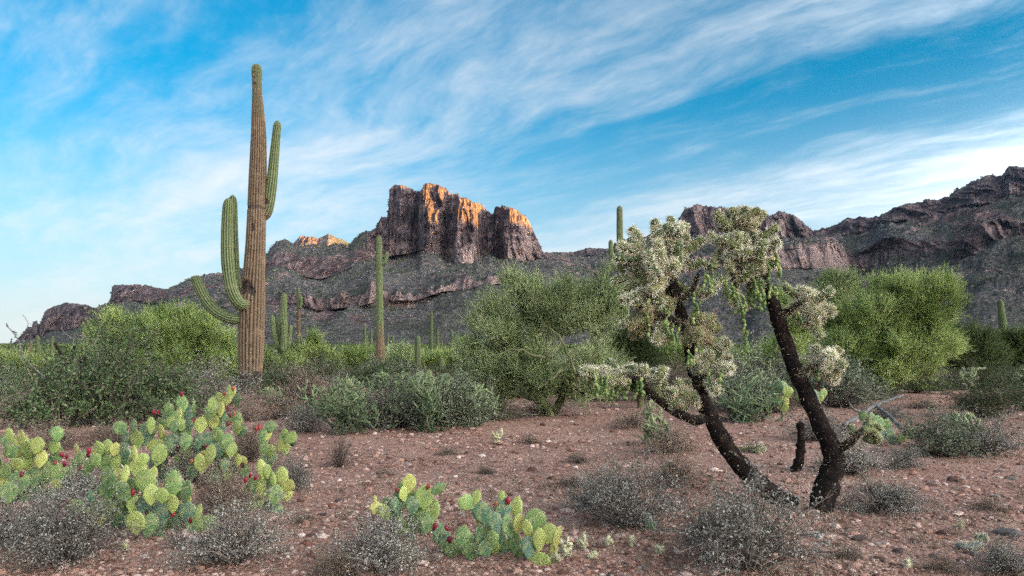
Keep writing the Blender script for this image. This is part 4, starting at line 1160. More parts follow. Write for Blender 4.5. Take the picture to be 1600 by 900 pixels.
# ------------------------------------------------------------------ prickly pears
def pad_mesh(seed, spiny=True):
    """pad 1 high (z 0..1), about 0.8 wide, faces -Y; joint at the origin"""
    rg = np.random.default_rng(seed)
    nr, ns = 11, 16
    s = np.concatenate([[0.0, .03], np.linspace(.1, .9, nr - 4), [.965, 1.0]])
    hw = 0.40 * np.sin(np.pi * np.clip(s, 0, 1) ** 1.18) ** 0.56
    hw[0], hw[-1] = .05, .05
    hw = hw * (1 + .04 * rg.normal(size=nr))
    ht = 0.070 * np.clip(hw / .4, .3, 1) ** .6
    th = np.arange(ns) * 2 * math.pi / ns
    bend = rg.uniform(-.06, .06)
    side = rg.uniform(-.05, .05)
    x = hw[:, None] * np.cos(th)[None, :] * (1 + side * np.cos(th))[None, :]
    y = ht[:, None] * np.sin(th)[None, :] + bend * (s[:, None] ** 2) + .03 * (x / .4) ** 2 * rg.choice([-1, 1])
    z = np.broadcast_to(s[:, None], x.shape)
    V = np.stack([x, y, z], -1).reshape(-1, 3)
    i = np.arange(nr - 1)[:, None] * ns
    j = np.arange(ns)[None, :]
    k = (j + 1) % ns
    F = np.stack([i + j, i + k, i + ns + k, i + ns + j], -1).reshape(-1, 4)
    V = np.vstack([V, [[0, 0, -.01], [0, bend, 1.008]]])
    c0, c1 = nr * ns, nr * ns + 1
    F2 = np.stack([(np.arange(ns) + 1) % ns, np.arange(ns), np.full(ns, c0)], -1)
    e = (nr - 1) * ns
    F3 = np.stack([e + np.arange(ns), e + (np.arange(ns) + 1) % ns, np.full(ns, c1)], -1)
    G = Geo()
    G.add(V, [F, F2, F3], 0)
    # areoles on both faces, in a staggered grid
    for sg in (-1, 1):
        row = 0
        zz = .13
        while zz < .97:
            w = np.interp(zz, s, hw) * .86
            xs = np.arange(-3, 4) * .155 + (row % 2) * .0775
            for xx in xs[np.abs(xs) < w]:
                xx += rg.normal() * .008
                q = xx / np.interp(zz, s, hw)
                yy = sg * np.interp(zz, s, ht) * math.sqrt(max(0, 1 - q * q)) + bend * zz ** 2
                r = .019
                b = np.array([xx, yy, zz + rg.normal() * .008])
                a = np.arange(5) * 2 * math.pi / 5
                ring = b + np.stack([np.cos(a) * r, np.zeros(5) + sg * .001, np.sin(a) * r], -1)
                top = b + np.array([0, sg * .016, 0])
                G.add(np.vstack([ring, top]), np.array([(n_, (n_ + 1) % 5, 5) for n_ in range(5)]), 1)
                m = int(rg.integers(0, 3)) + (1 if zz > .6 else 0)
                if m and spiny:
                    d = np.array([0, sg * 1.0, 0]) + rg.normal(size=(m, 3)) * .55 + (0, 0, -.1)
                    d /= np.linalg.norm(d, axis=1, keepdims=True)
                    v, f = slivers(np.repeat(b[None], m, 0), b + d * rg.uniform(.12, .26, (m, 1)), .012, rg)
                    G.add(v, f, 2, tone=rg.random())
            zz += .098
            row += 1
    a = np.arange(1, 30) / 30 * math.pi                              # spines along the rim
    for t_ in a:
        zz = np.interp(t_, [0, math.pi / 2, math.pi], [.35, 1.0, .35])
        sx = 1 if t_ < math.pi / 2 else -1
        b = np.array([sx * np.interp(zz, s, hw), bend * zz ** 2, zz])
        d = np.array([sx * .7, 0, .5]) + rg.normal(size=(2, 3)) * .5
        d /= np.linalg.norm(d, axis=1, keepdims=True)
        if spiny:
            v, f = slivers(np.repeat(b[None], 2, 0), b + d * rg.uniform(.07, .16, (2, 1)), .010, rg)
            G.add(v, f, 2, tone=rg.random())
    return G.mesh('pad', [MATS['pad_skin'], MATS['areole'], MATS['pad_spine']], smooth=True)
PADS = [pad_mesh(i) for i in range(6)]
PADS_FAR = [pad_mesh(20 + i, False) for i in range(3)]

def fruit_mesh(seed):
    rg = np.random.default_rng(seed)
    s = np.array([0, .12, .4, .7, .9, 1.0, .96])
    r = np.array([.12, .24, .36, .40, .34, .26, .10])
    V, F = [], []
    n = 9
    th = np.arange(n) * 2 * math.pi / n
    for a, b in zip(s, r):
        V.append(np.stack([np.cos(th) * b, np.sin(th) * b, np.full(n, a)], -1))
    V = np.vstack(V)
    i = np.arange(len(s) - 1)[:, None] * n
    j = np.arange(n)[None, :]
    F = np.stack([i + j, i + (j + 1) % n, i + n + (j + 1) % n, i + n + j], -1).reshape(-1, 4)
    e = (len(s) - 1) * n
    V = np.vstack([V, [[0, 0, .93]]])
    F2 = np.stack([e + np.arange(n), e + (np.arange(n) + 1) % n, np.full(n, len(V) - 1)], -1)
    return np_mesh('fruit', V, [F, F2], [MATS['pear_fruit']], smooth=True)
FRUIT = fruit_mesh(1)
TONES = {0: ((0.22, 0.30, 0.075), (0.33, 0.39, 0.10), (0.35, 0.355, 0.09)), 1: ((0.105, 0.20, 0.065), (0.15, 0.25, 0.075), (0.085, 0.165, 0.06)), 2: ((0.060, 0.145, 0.085), (0.085, 0.165, 0.115), (0.05, 0.115, 0.06))}
PPG = 'prickly pears of the foreground'
def prickly_pear(label, root_px, Y, pads, fruits, seed, group=PPG):
    rg = random.Random(seed)
    X = (root_px - 800) / FPX * Y
    root = add('prickly_pear', None, None, (X, Y, float(gz(X, Y))), label, 'cactus', group)
    o = Vector(root.location)
    m = Y / FPX
    extra = []
    for q in pads:                                                  # older pads behind the ones that show
        if rg.random() < .55 and Y < 7:
            extra.append((q[0] + rg.uniform(-9, 9), q[1] + rg.uniform(3, 14), max(14, q[2]) * rg.uniform(.85, 1.1), max(18, q[3]) * rg.uniform(.85, 1.1), rg.uniform(-25, 25), rg.choice((0, 1, 1, 2)), rg.uniform(-35, 35), rg.uniform(.1, .28)))
    for q in list(pads) + extra:
        px_, py_, w, h, tilt, tone = q[:6]
        yaw = q[6] if len(q) > 6 else rg.uniform(-32, 32)
        dY = q[7] if len(q) > 7 else rg.uniform(-.13, .13)
        tilt = tilt + rg.uniform(-5, 5)
        y = Y + dY
        mm = y / FPX
        w, h = w * 1.2, h * 1.16
        H_ = max(h, 8) * mm * (1.06 if abs(tilt) < 45 else 1.0)
        Wd = min(w / max(.5, math.cos(math.radians(yaw))), h * 1.2 if h > w else w * 1.05) * mm
        if abs(tilt) > 40:
            H_, Wd = max(w, h) * mm * 1.08, min(w, h) * mm / max(.6, math.cos(math.radians(yaw)))
        c = Vector(W(px_, py_, y))
        R = Matrix.Rotation(math.radians(tilt), 4, 'Y') @ Matrix.Rotation(math.radians(rg.uniform(-16, 10)), 4, 'X') @ Matrix.Rotation(math.radians(yaw), 4, 'Z')
        base = c - (R @ Vector((0, 0, H_ * .5)))
        ob = add('pad', rg.choice(PADS if Y < 6.5 else PADS), root)
        ob.matrix_local = Matrix.Translation(base - o) @ R @ Matrix.Diagonal((Wd / .8, H_ * .9, H_, 1))
        cc = rg.choice(TONES[tone])
        ob.color = (cc[0], cc[1], cc[2], 1)
    for (px_, py_) in fruits:
        y = Y + rg.uniform(-.12, .05)
        c = Vector(W(px_, py_ + 3, y))
        ob = add('fruit', FRUIT, root)
        ob.location = c - o - Vector((0, 0, .018))
        ob.rotation_euler = (rg.uniform(-.4, .4), rg.uniform(-.5, .5), rg.uniform(0, 6))
        s = rg.uniform(.036, .048) * (1.0 if Y < 6 else 1.1)
        ob.scale = (s * .85, s * .85, s)
    return root

prickly_pear('low blue-green prickly pear with sprawling pads, front and centre', 790, 4.22, [
    (689, 837, 20, 34, -10, 2), (723, 838, 20, 28, 8, 1), (707, 858, 27, 23, 0, 1), (735, 861, 26, 22, 10, 1), (730, 786, 24, 22, -62, 1), (744, 777, 12, 20, 10, 0), (754, 802, 24, 38, -30, 2),
    (752, 838, 19, 34, -5, 2), (775, 818, 18, 30, -8, 2), (785, 796, 25, 36, 5, 2, 10), (784, 774, 9, 13, 0, 0), (807, 793, 15, 28, 6, 0), (795, 822, 17, 30, -8, 1, 45), (810, 818, 14, 26, 4, 0, 40), (804, 848, 18, 29, 5, 1),
    (836, 812, 28, 29, 5, 1, 5), (824, 826, 14, 26, -8, 0), (842, 843, 18, 31, 5, 0, 5, -.12), (858, 834, 21, 27, 12, 0), (870, 841, 11, 33, 5, 0, 60), (864, 862, 13, 27, 8, 0), (826, 854, 21, 30, 0, 2), (816, 869, 22, 22, -10, 1),
    (843, 880, 32, 30, 5, 0, 0, -.1), (770, 841, 15, 21, 5, 1), (759, 857, 25, 22, -20, 2), (784, 860, 22, 26, 0, 2, 10, .15), (800, 868, 20, 24, 0, 2, 0, .2), (825, 885, 22, 26, -5, 1, 20, .1), (780, 838, 16, 28, 2, 2, 10, .12), (770, 872, 20, 22, -25, 2, 0, .15)],
    [(677, 821), (700, 822), (703, 841), (773, 784), (795, 781), (832, 835)], 1)
prickly_pear('small upright prickly pear with one red fruit on its crown, behind the dark grey shrub', 645, 4.75, [
    (588, 794, 18, 18, 0, 0), (586, 779, 5, 9, 0, 0), (639, 756, 18, 26, 3, 0), (639, 772, 16, 22, 0, 1), (625, 781, 16, 30, -10, 1), (631, 772, 9, 22, -4, 0, 60), (663, 777, 25, 31, 3, 0, 5), (685, 764, 20, 16, 62, 1), (678, 800, 15, 32, 8, 0),
    (644, 790, 18, 24, 0, 2), (609, 793, 21, 28, -20, 1), (619, 790, 10, 24, -6, 2, 55), (602, 802, 11, 24, -12, 0, 50), (620, 814, 20, 27, -5, 1), (660, 804, 22, 28, 5, 1), (648, 817, 22, 27, 0, 1), (666, 820, 20, 26, 8, 1), (640, 832, 22, 28, 0, 1), (624, 836, 20, 26, -8, 1), (656, 840, 22, 28, 5, 2), (640, 850, 24, 30, 0, 2)],
    [(621, 763), (667, 758), (646, 784)], 2)
prickly_pear('large sprawling prickly pear with yellow-green pads at lower left', 215, 4.75, [
    (155, 701, 15, 21, -5, 0), (168, 698, 12, 20, 0, 0), (180, 702, 12, 17, 8, 0), (195, 707, 18, 25, 0, 2), (210, 710, 10, 23, 0, 0), (149, 719, 18, 17, -30, 1), (165, 724, 22, 30, -8, 1), (180, 722, 14, 25, 5, 0), (215, 730, 22, 24, 15, 0), (223, 718, 14, 17, 0, 0),
    (170, 749, 24, 28, -5, 1), (185, 743, 18, 19, 0, 0), (195, 742, 12, 25, 5, 0), (227, 751, 29, 29, 5, 0, 5), (238, 744, 14, 25, 8, 0), (167, 767, 26, 22, -15, 1), (189, 762, 15, 18, 0, 2), (236, 773, 18, 27, 0, 0), (253, 774, 19, 20, 5, 0, 0, -.15), (195, 773, 24, 16, 0, 1),
    (207, 787, 9, 29, 2, 0, 55), (223, 789, 21, 21, 10, 2), (122, 794, 36, 23, -65, 1), (140, 779, 18, 21, -10, 2), (151, 791, 18, 21, -15, 1), (167, 793, 21, 23, 20, 1), (191, 794, 23, 25, -5, 1), (151, 811, 27, 22, -20, 0), (178, 809, 29, 26, -5, 2), (212, 817, 27, 30, 0, 0, 0, -.15),
    (233, 821, 17, 31, 5, 1, 35), (249, 807, 23, 38, 0, 2), (249, 844, 24, 22, 15, 2), (270, 758, 24, 37, 3, 1, 0), (292, 768, 20, 29, 8, 1), (269, 787, 18, 24, 0, 0), (273, 810, 20, 32, 5, 2), (293, 800, 24, 28, 10, 2), (310, 802, 9, 24, 4, 0), (303, 823, 21, 20, 20, 1), (328, 815, 21, 18, 35, 1),
    (215, 840, 24, 30, 0, 2, 10, .15), (235, 846, 22, 28, 5, 2, 0, .1), (200, 825, 24, 28, -10, 2, 0, .2), (265, 835, 22, 30, 8, 2, 0, .15), (240, 800, 22, 30, 0, 2, 0, .2), (205, 765, 22, 28, 0, 1, 0, .2), (180, 785, 22, 28, 0, 2, 0, .2), (252, 785, 22, 30, 0, 1, 0, .2)],
    [(207, 768), (139, 703), (297, 811), (272, 742), (105, 782), (99, 789), (100, 799), (123, 806), (268, 801)], 3)
prickly_pear('yellow-green prickly pear at the left edge with dark red fruit', 60, 5.8, [
    (16, 680, 11, 20, -8, 0), (33, 684, 18, 20, 5, 0), (17, 706, 20, 20, -35, 1), (44, 703, 23, 22, 0, 0, 0), (58, 696, 19, 22, 8, 0), (89, 678, 15, 20, 0, 1), (84, 698, 21, 19, 0, 0), (88, 712, 16, 20, 0, 1), (64, 717, 17, 23, 0, 0), (41, 722, 8, 20, 0, 0, 60), (26, 726, 20, 19, -20, 0), (6, 754, 16, 27, 5, 0),
    (1, 726, 9, 15, -5, 0), (8, 736, 16, 20, 0, 1), (52, 748, 18, 31, 5, 1), (74, 736, 16, 25, 0, 1), (90, 740, 17, 29, 0, 1), (88, 759, 17, 18, 0, 0), (30, 754, 28, 29, -5, 1), (64, 762, 18, 26, 0, 1), (38, 776, 11, 20, 0, 1), (12, 770, 24, 28, 0, 1), (124, 719, 15, 18, 15, 1), (115, 726, 11, 16, -10, 1), (110, 739, 11, 16, 0, 1), (132, 748, 23, 24, 5, 1),
    (120, 702, 7, 15, 0, 0), (138, 730, 14, 20, 5, 1), (-14, 745, 22, 28, 0, 1), (-8, 715, 18, 22, -5, 0), (45, 775, 22, 28, 0, 2, 0, .15), (80, 780, 22, 28, 0, 2, 0, .15), (110, 765, 22, 28, 0, 2, 0, .15), (20, 790, 22, 26, 0, 2, 0, .1), (60, 795, 22, 26, 0, 2, 0, .1)],
    [(86, 720), (99, 708), (104, 711), (100, 723), (32, 739), (42, 740), (138, 704), (140, 709), (125, 729), (132, 736), (138, 725), (120, 744)], 4)
prickly_pear('tall back prickly pear with fruit-tipped pads, below the big saguaro', 300, 6.6, [
    (188, 669, 18, 19, -40, 1), (208, 665, 10, 18, 0, 1), (227, 678, 21, 30, 5, 2), (198, 689, 15, 26, 0, 2), (214, 687, 20, 26, 0, 0), (244, 697, 22, 19, 0, 0), (249, 711, 20, 28, 8, 0), (264, 640, 12, 19, 0, 1), (283, 628, 13, 19, 3, 1, 10), (281, 647, 6, 18, 2, 0), (265, 659, 13, 16, 0, 0), (251, 661, 12, 15, 0, 1),
    (251, 674, 12, 18, 0, 0), (272, 667, 13, 16, 5, 1), (283, 664, 13, 16, -5, 0), (295, 664, 13, 17, 8, 2), (313, 665, 16, 21, 0, 0), (236, 665, 10, 22, 0, 0), (283, 675, 15, 12, 0, 2), (304, 705, 20, 28, 5, 1), (291, 707, 17, 20, -5, 0), (319, 720, 20, 28, 12, 0), (276, 722, 10, 18, 0, 0), (264, 698, 12, 13, 0, 1), (256, 734, 18, 15, 0, 1),
    (363, 613, 10, 15, 5, 0), (357, 610, 5, 15, 5, 0), (355, 624, 13, 17, 5, 0), (344, 622, 13, 16, -8, 0), (333, 633, 12, 21, -5, 0), (335, 641, 8, 18, 0, 0), (345, 640, 11, 21, 3, 0), (347, 647, 9, 20, 5, 2), (369, 653, 13, 17, 15, 1), (333, 659, 16, 19, 0, 0), (324, 646, 10, 17, -8, 1), (370, 669, 13, 18, 5, 0), (362, 703, 13, 20, 8, 0),
    (351, 713, 11, 12, 0, 0), (371, 719, 12, 18, 5, 0), (351, 727, 12, 19, -5, 2), (329, 710, 17, 26, 8, 0), (314, 725, 18, 27, 0, 0), (382, 736, 11, 19, 5, 1), (355, 744, 11, 19, 0, 0), (303, 637, 4, 24, 0, 1), (340, 680, 16, 22, 0, 1), (355, 690, 15, 22, 5, 1), (325, 690, 16, 24, -5, 2), (270, 690, 16, 22, 0, 2), (240, 720, 18, 26, 0, 2), (300, 735, 20, 26, 0, 2), (335, 745, 18, 24, 0, 2), (270, 745, 20, 26, 0, 2), (310, 690, 16, 22, 0, 2), (290, 690, 16, 22, 0, 1), (345, 668, 12, 20, 0, 2), (340, 705, 14, 22, 0, 2), (365, 735, 14, 22, 5, 2)],
    [(364, 605), (350, 613), (354, 635), (366, 644), (360, 647), (355, 660), (322, 697), (319, 708), (343, 724), (380, 725), (302, 726), (283, 614), (247, 641), (241, 643), (236, 652), (301, 656), (278, 697), (323, 697), (298, 718), (272, 741)], 5)
prickly_pear('five-pad prickly pear at the right end of the left patch', 428, 5.5, [
    (409, 733, 13, 26, -10, 0), (418, 737, 8, 19, 4, 0, 40), (426, 751, 11, 23, -15, 0), (440, 746, 18, 28, 8, 0, 5), (449, 759, 18, 18, 48, 0), (412, 762, 19, 35, 12, 0), (397, 761, 14, 27, -5, 1), (430, 774, 20, 28, 5, 1), (403, 790, 15, 23, 0, 1), (387, 789, 9, 16, -5, 0), (420, 795, 18, 26, 0, 2), (432, 800, 18, 24, 5, 2)],
    [(390, 740), (397, 744), (384, 748)], 6)
prickly_pear('slim prickly pear leaning right behind the five-pad one', 425, 6.5, [
    (423, 667, 15, 15, 10, 1), (445, 678, 10, 15, -5, 0), (454, 684, 17, 17, 45, 0), (439, 696, 14, 16, 20, 0), (423, 704, 15, 16, 10, 0), (410, 680, 12, 19, 5, 1), (412, 700, 14, 22, 0, 1), (415, 722, 16, 24, 0, 2), (420, 742, 16, 24, 0, 2)],
    [(401, 668), (406, 666)], 7)
# smaller clumps seen farther off
def clump(n, cx_, cy_, rx, ry, s, seed):
    rg = random.Random(seed)
    out = []
    for _ in range(n):
        a, r = rg.uniform(0, 6.28), rg.random() ** .5
        w = s * rg.uniform(.7, 1.15)
        out.append((cx_ + math.cos(a) * r * rx, cy_ + math.sin(a) * r * ry, w, w * rg.uniform(1.1, 1.45), rg.uniform(-30, 30), rg.choice((0, 0, 1, 1, 2)), rg.uniform(-50, 50), rg.uniform(-.4, .4)))
    return out
FARPP = 'prickly pears farther off'
prickly_pear('pale prickly pear thicket beneath the pole saguaros, near side', 672, 19.5, clump(44, 675, 602, 45, 17, 9, 1), [(660, 590), (700, 592), (690, 600)], 8, FARPP)
prickly_pear('prickly pear clump touching the left side of the central palo verde', 735, 18.0, clump(26, 735, 606, 28, 18, 9, 2), [], 9, FARPP)
prickly_pear('prickly pear with reddish fruit behind the right cholla trunk', 1270, 13.0, clump(12, 1268, 612, 22, 14, 11, 3), [(1262, 604), (1280, 606), (1275, 598)], 10, FARPP)
prickly_pear('green prickly pear beyond the low right cholla branch', 1372, 9.8, [(1348, 650, 10, 15, 0, 1), (1362, 655, 12, 18, -5, 1), (1372, 660, 16, 19, 5, 1, 5), (1385, 664, 15, 16, 20, 1), (1358, 672, 13, 18, 0, 1), (1377, 678, 15, 18, 0, 2), (1390, 680, 14, 18, 15, 2), (1368, 690, 15, 18, 0, 2), (1424, 676, 15, 16, 15, 1, 5), (1410, 684, 12, 12, 45, 1), (1398, 690, 13, 14, 30, 2)], [], 11, FARPP)
prickly_pear('small prickly pear between cholla trunks, mostly hidden', 1230, 14.0, clump(9, 1222, 618, 12, 20, 12, 5), [], 12, FARPP)
prickly_pear('single green pad half buried in the wide dark grey shrub', 1010, 4.75, [(1012, 812, 15, 20, -35, 2, 10, .1), (1016, 830, 13, 17, 5, 2, 10, .15)], [], 13, FARPP)

# ------------------------------------------------------------------ chain-fruit cholla (the big one on the right)
def joint_mesh(seed, spn, slen, tips=True, sw=.0026):
    """fat cholla joint along +Z, 1 unit = 0.18 m long at scale 1: built in metres"""
    rg = np.random.default_rng(seed)
    L, R = .18, .025
    nr, ns = 13, 12
    s = np.linspace(0, 1, nr)
    r = R * np.clip(np.minimum((s + .02) / .12, (1.02 - s) / .14), .25, 1) ** .6
    th = np.arange(ns) * 2 * math.pi / ns
    tub = 1 + .22 * np.cos(6 * th[None, :] + math.pi * np.arange(nr)[:, None])
    bend = rg.uniform(-.018, .018, 2)
    cx_ = bend[0] * np.sin(s * math.pi)
    cy_ = bend[1] * np.sin(s * math.pi)
    x = cx_[:, None] + r[:, None] * tub * np.cos(th)
    y = cy_[:, None] + r[:, None] * tub * np.sin(th)
    V = np.stack([x, y, np.broadcast_to(s[:, None] * L, x.shape)], -1).reshape(-1, 3)
    i = np.arange(nr - 1)[:, None] * ns
    j = np.arange(ns)[None, :]
    F = np.stack([i + j, i + (j + 1) % ns, i + ns + (j + 1) % ns, i + ns + j], -1).reshape(-1, 4)
    V = np.vstack([V, [[0, 0, L * 1.015]]])
    e = (nr - 1) * ns
    F2 = np.stack([e + np.arange(ns), e + (np.arange(ns) + 1) % ns, np.full(ns, nr * ns)], -1)
    G = Geo()
    G.add(V, [F, F2], 0)
    n = spn
    q = rg.random(n) ** (0.8 if tips else 1)
    a = rg.integers(0, 8, n) * 2 * math.pi / 8 + q * 9 + rg.normal(size=n) * .1
    rad = np.interp(q, s, r)
    b = np.stack([np.interp(q, s, cx_) + rad * np.cos(a), np.interp(q, s, cy_) + rad * np.sin(a), q * L], -1)
    d = np.stack([np.cos(a), np.sin(a), (q - .45) * .9], -1) + rg.normal(size=(n, 3)) * .55
    d /= np.linalg.norm(d, axis=1, keepdims=True)
    v, f = slivers(b, b + d * slen * rg.uniform(.5, 1.25, (n, 1)), sw, rg)
    G.add(v, f, 1, tone=np.repeat(rg.random(n), 3))
    return G.mesh('joint', [MATS['joint_skin'], MATS['joint_spine']], smooth=True)
JOINTS = [joint_mesh(i, 400, .027, True, .0030) for i in range(4)]
JOINTS_PALE = [joint_mesh(30 + i, 760, .034, True, .0032) for i in range(3)]
JOINTS_THIN = [joint_mesh(10 + i, 170, .016) for i in range(3)]
CHF = []
for sd in range(3):
    rg_ = np.random.default_rng(sd)
    nr, ns = 7, 8
    s = np.linspace(0, 1, nr)
    r = np.array([.15, .30, .38, .42, .40, .30, .14])
    th = np.arange(ns) * 2 * math.pi / ns
    rr = r[:, None] * (1 + .12 * np.cos(4 * th[None, :] + math.pi * np.arange(nr)[:, None]))
    V = np.stack([rr * np.cos(th), rr * np.sin(th), np.broadcast_to(s[:, None], rr.shape)], -1).reshape(-1, 3)
    i = np.arange(nr - 1)[:, None] * ns
    j = np.arange(ns)[None, :]
    F = np.stack([i + j, i + (j + 1) % ns, i + ns + (j + 1) % ns, i + ns + j], -1).reshape(-1, 4)
    V = np.vstack([V, [[0, 0, 1.0], [0, 0, 0]]])
    e = (nr - 1) * ns
    CHF.append(np_mesh('fruit', V, [F, np.stack([e + np.arange(ns), e + (np.arange(ns) + 1) % ns, np.full(ns, nr * ns)], -1)], [MATS['cholla_fruit']], smooth=True))

def bark_stem(G, pts, rad, rg, tufts=500):
    P = spline(pts, 46)
    R = np.interp(np.linspace(0, 1, 46), [q[0] for q in rad], [q[1] for q in rad])
    V, F = tube(P, R, 18)
    T, A, B = frames(P)
    k = np.minimum(np.arange(len(V)) // 18, 45)
    rel = V - P[k]
    nz_ = 1 + .16 * fbm(V[:, 0] * 22, V[:, 1] * 22, V[:, 2] * 22, 3) + .08 * fbm(V[:, 0] * 60, V[:, 1] * 60, V[:, 2] * 40, 2)
    V = P[k] + rel * nz_[:, None]
    G.add(V, F, 0)
    i = rg.integers(0, 45 * 18, tufts)
    d = rel[i] / (np.linalg.norm(rel[i], axis=1, keepdims=True) + 1e-9) + rg.normal(size=(tufts, 3)) * .6
    v, f = slivers(V[i], V[i] + d * rg.uniform(.008, .022, (tufts, 1)), .003, rg)
    G.add(v, f, 1, tone=np.repeat(rg.random(tufts), 3))
    return P

def big_cholla():
    rg = np.random.default_rng(5)
    rr = random.Random(5)
    Y = 5.6
    X0 = (1262 - 800) / FPX * Y
    root = add('chain_fruit_cholla', None, None, (X0, Y, float(gz(X0, Y))), 'big spiny cholla with two leaning black trunks and hanging green fruit chains', 'cactus')
    o = np.array(root.location)
    m = Y / FPX
    def p(a, b, d=0.0):
        return W(a, b, Y + d) - o
    trunks = [
        ([(1278, 806, -.05), (1290, 765, -.03), (1303, 722, 0), (1294, 690, 0), (1271, 640, .02), (1246, 585, .03), (1226, 530, .02), (1210, 480, 0), (1190, 432, 0), (1168, 392, 0)],
         [(0, .105), (.12, .105), (.25, .085), (.4, .072), (.6, .068), (.75, .062), (.88, .05), (1, .03)]),
        ([(1238, 792, .2), (1205, 770, .2), (1165, 735, .18), (1130, 690, .15), (1103, 635, .12), (1086, 585, .1), (1078, 540, .08), (1068, 500, .05), (1050, 440, 0), (1040, 395, 0)],
         [(0, .09), (.15, .088), (.35, .075), (.55, .064), (.7, .058), (.85, .045), (1, .028)])]
    limbs = [
        ([(1108, 652, .12), (1085, 656, .06), (1050, 640, 0), (1018, 615, -.05), (990, 592, -.08), (955, 582, -.1)], [(0, .045), (.4, .04), (.8, .032), (1, .022)]),
        ([(1216, 492, 0), (1232, 486, -.06), (1250, 474, -.1)], [(0, .04), (1, .03)]),
        ([(1246, 586, 0), (1260, 578, -.04), (1276, 570, -.08)], [(0, .03), (1, .024)]),
        ([(1300, 708, 0), (1318, 698, -.05), (1336, 684, -.08), (1348, 672, -.1)], [(0, .042), (.5, .036), (1, .026)]),
        ([(1090, 600, .1), (1102, 588, .02), (1112, 572, -.03)], [(0, .04), (1, .03)]),
        ([(1074, 520, .05), (1052, 500, -.05), (1020, 488, -.1), (1000, 480, -.12)], [(0, .036), (1, .024)]),
        ([(1185, 425, 0), (1160, 420, -.08), (1138, 418, -.1)], [(0, .034), (1, .022)]),
        ([(1060, 470, 0), (1080, 455, -.05), (1090, 430, -.05)], [(0, .03), (1, .02)])]
    for pts, rad in trunks + limbs:
        G = Geo()
        bark_stem(G, [p(*q) for q in pts], [(a_, b_ * .9) for a_, b_ in rad], rg, 900)
        add('trunk' if len(pts) > 6 else 'branch', G.mesh('trunk', [MATS['cholla_bark'], MATS['saguaro_spines']], smooth=True), root)
    nj = [0]
    def joint(a, d, L, thick, fresh, thin=False, colr=None, pale=.25):
        d = d / np.linalg.norm(d)
        ob = add('joint', rr.choice(JOINTS_THIN if thin else JOINTS_PALE if rr.random() < pale else JOINTS), root)
        q = Vector(d).to_track_quat('Z', 'Y')
        ob.matrix_local = Matrix.Translation(Vector(a)) @ q.to_matrix().to_4x4() @ Matrix.Rotation(rr.uniform(0, 6.28), 4, 'Z') @ Matrix.Diagonal((thick, thick, L / .18, 1))
        c = colr or rr.choice(((.15, .19, .06), (.20, .23, .08), (.10, .14, .05), (.25, .26, .10)))
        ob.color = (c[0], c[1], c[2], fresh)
        nj[0] += 1
        return a + d * L
    def cluster(cpx, cpy, rx, ry, seeds, n, fresh, dd=0.0, thick=(1.0, 1.3), L=(.15, .27), upb=.25, rd=.8, thin=False, colr=None, pale=.22):
        """grow joints from seed points until the ellipsoid is filled"""
        c = p(cpx, cpy, dd)
        E = np.array([rx * m, rx * m * rd, ry * m]) * .86
        tips = [(p(*s_), None) for s_ in seeds]
        made = 0
        tries = 0
        while made < n and tries < n * 30:
            tries += 1
            gu = unit(1, rg)[0]                                             # grow towards room that is still empty, in an uneven outline
            goal = c + gu * E * rr.random() ** .38 * (.82 + .55 * float(vnoise(gu[0] * 2.2 + cpx, gu[1] * 2.2, gu[2] * 2.2 + cpy)))
            A_ = np.array([t_[0] for t_ in tips])
            k = int(np.argmin(np.linalg.norm((A_ - goal) / E, axis=1) + rg.random(len(tips)) * .25))
            a, pd = tips[k]
            d = goal - a
            gl = np.linalg.norm(d)
            if gl < .05:
                continue
            d = d / gl + rg.normal(size=3) * .38 + np.array([0, 0, upb * .35])
            d /= np.linalg.norm(d)
            l = rr.uniform(*L)
            e = a + d * l
            q = np.linalg.norm((e - c) / E)
            if q > 1.22:
                continue
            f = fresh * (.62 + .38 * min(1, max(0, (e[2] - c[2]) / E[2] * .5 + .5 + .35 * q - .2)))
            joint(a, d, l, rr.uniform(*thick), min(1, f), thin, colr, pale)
            tips.append((e - d * .012, d))
            if rr.random() < .3:
                tips.append((a + d * l * .6, d))
            made += 1
    cluster(1160, 398, 56, 72, [(1168, 392, 0), (1175, 405, 0), (1180, 420, 0), (1138, 418, -.1), (1160, 420, -.08)], 40, 1.0, thick=(1.2, 1.5))
    cluster(1158, 345, 48, 24, [(1165, 375, 0), (1150, 370, 0), (1140, 375, -.05), (1180, 372, 0)], 22, .8, upb=.9, L=(.08, .14))
    cluster(1028, 430, 66, 84, [(1040, 395, 0), (1050, 440, 0), (1045, 415, 0), (1000, 480, -.12), (1090, 430, -.05), (1060, 470, 0), (1020, 488, -.1)], 56, 1.0, thick=(1.2, 1.5))
    cluster(1018, 500, 52, 42, [(1000, 480, -.12), (1020, 488, -.1), (1052, 500, -.05)], 26, .35, upb=-.5)
    cluster(1040, 372, 44, 26, [(1040, 395, 0), (1030, 395, -.05), (1055, 392, 0)], 22, 1.0, upb=.8, L=(.08, .14))
    cluster(992, 395, 26, 30, [(1010, 410, -.05), (1012, 395, -.05)], 14, 1.0)
    cluster(1260, 482, 40, 40, [(1250, 474, -.1), (1240, 480, -.06)], 20, 1.0, upb=.2, L=(.12, .20), thick=(1.1, 1.35), pale=.8)
    cluster(1284, 570, 40, 30, [(1276, 570, -.08), (1268, 574, -.05)], 22, 1.0, upb=.25, L=(.09, .16), thick=(1.1, 1.3), pale=.8)
    cluster(965, 588, 58, 22, [(955, 582, -.1), (972, 586, -.1), (990, 592, -.08), (1005, 600, -.06)], 26, 1.0, upb=.3, L=(.09, .16), pale=.6)
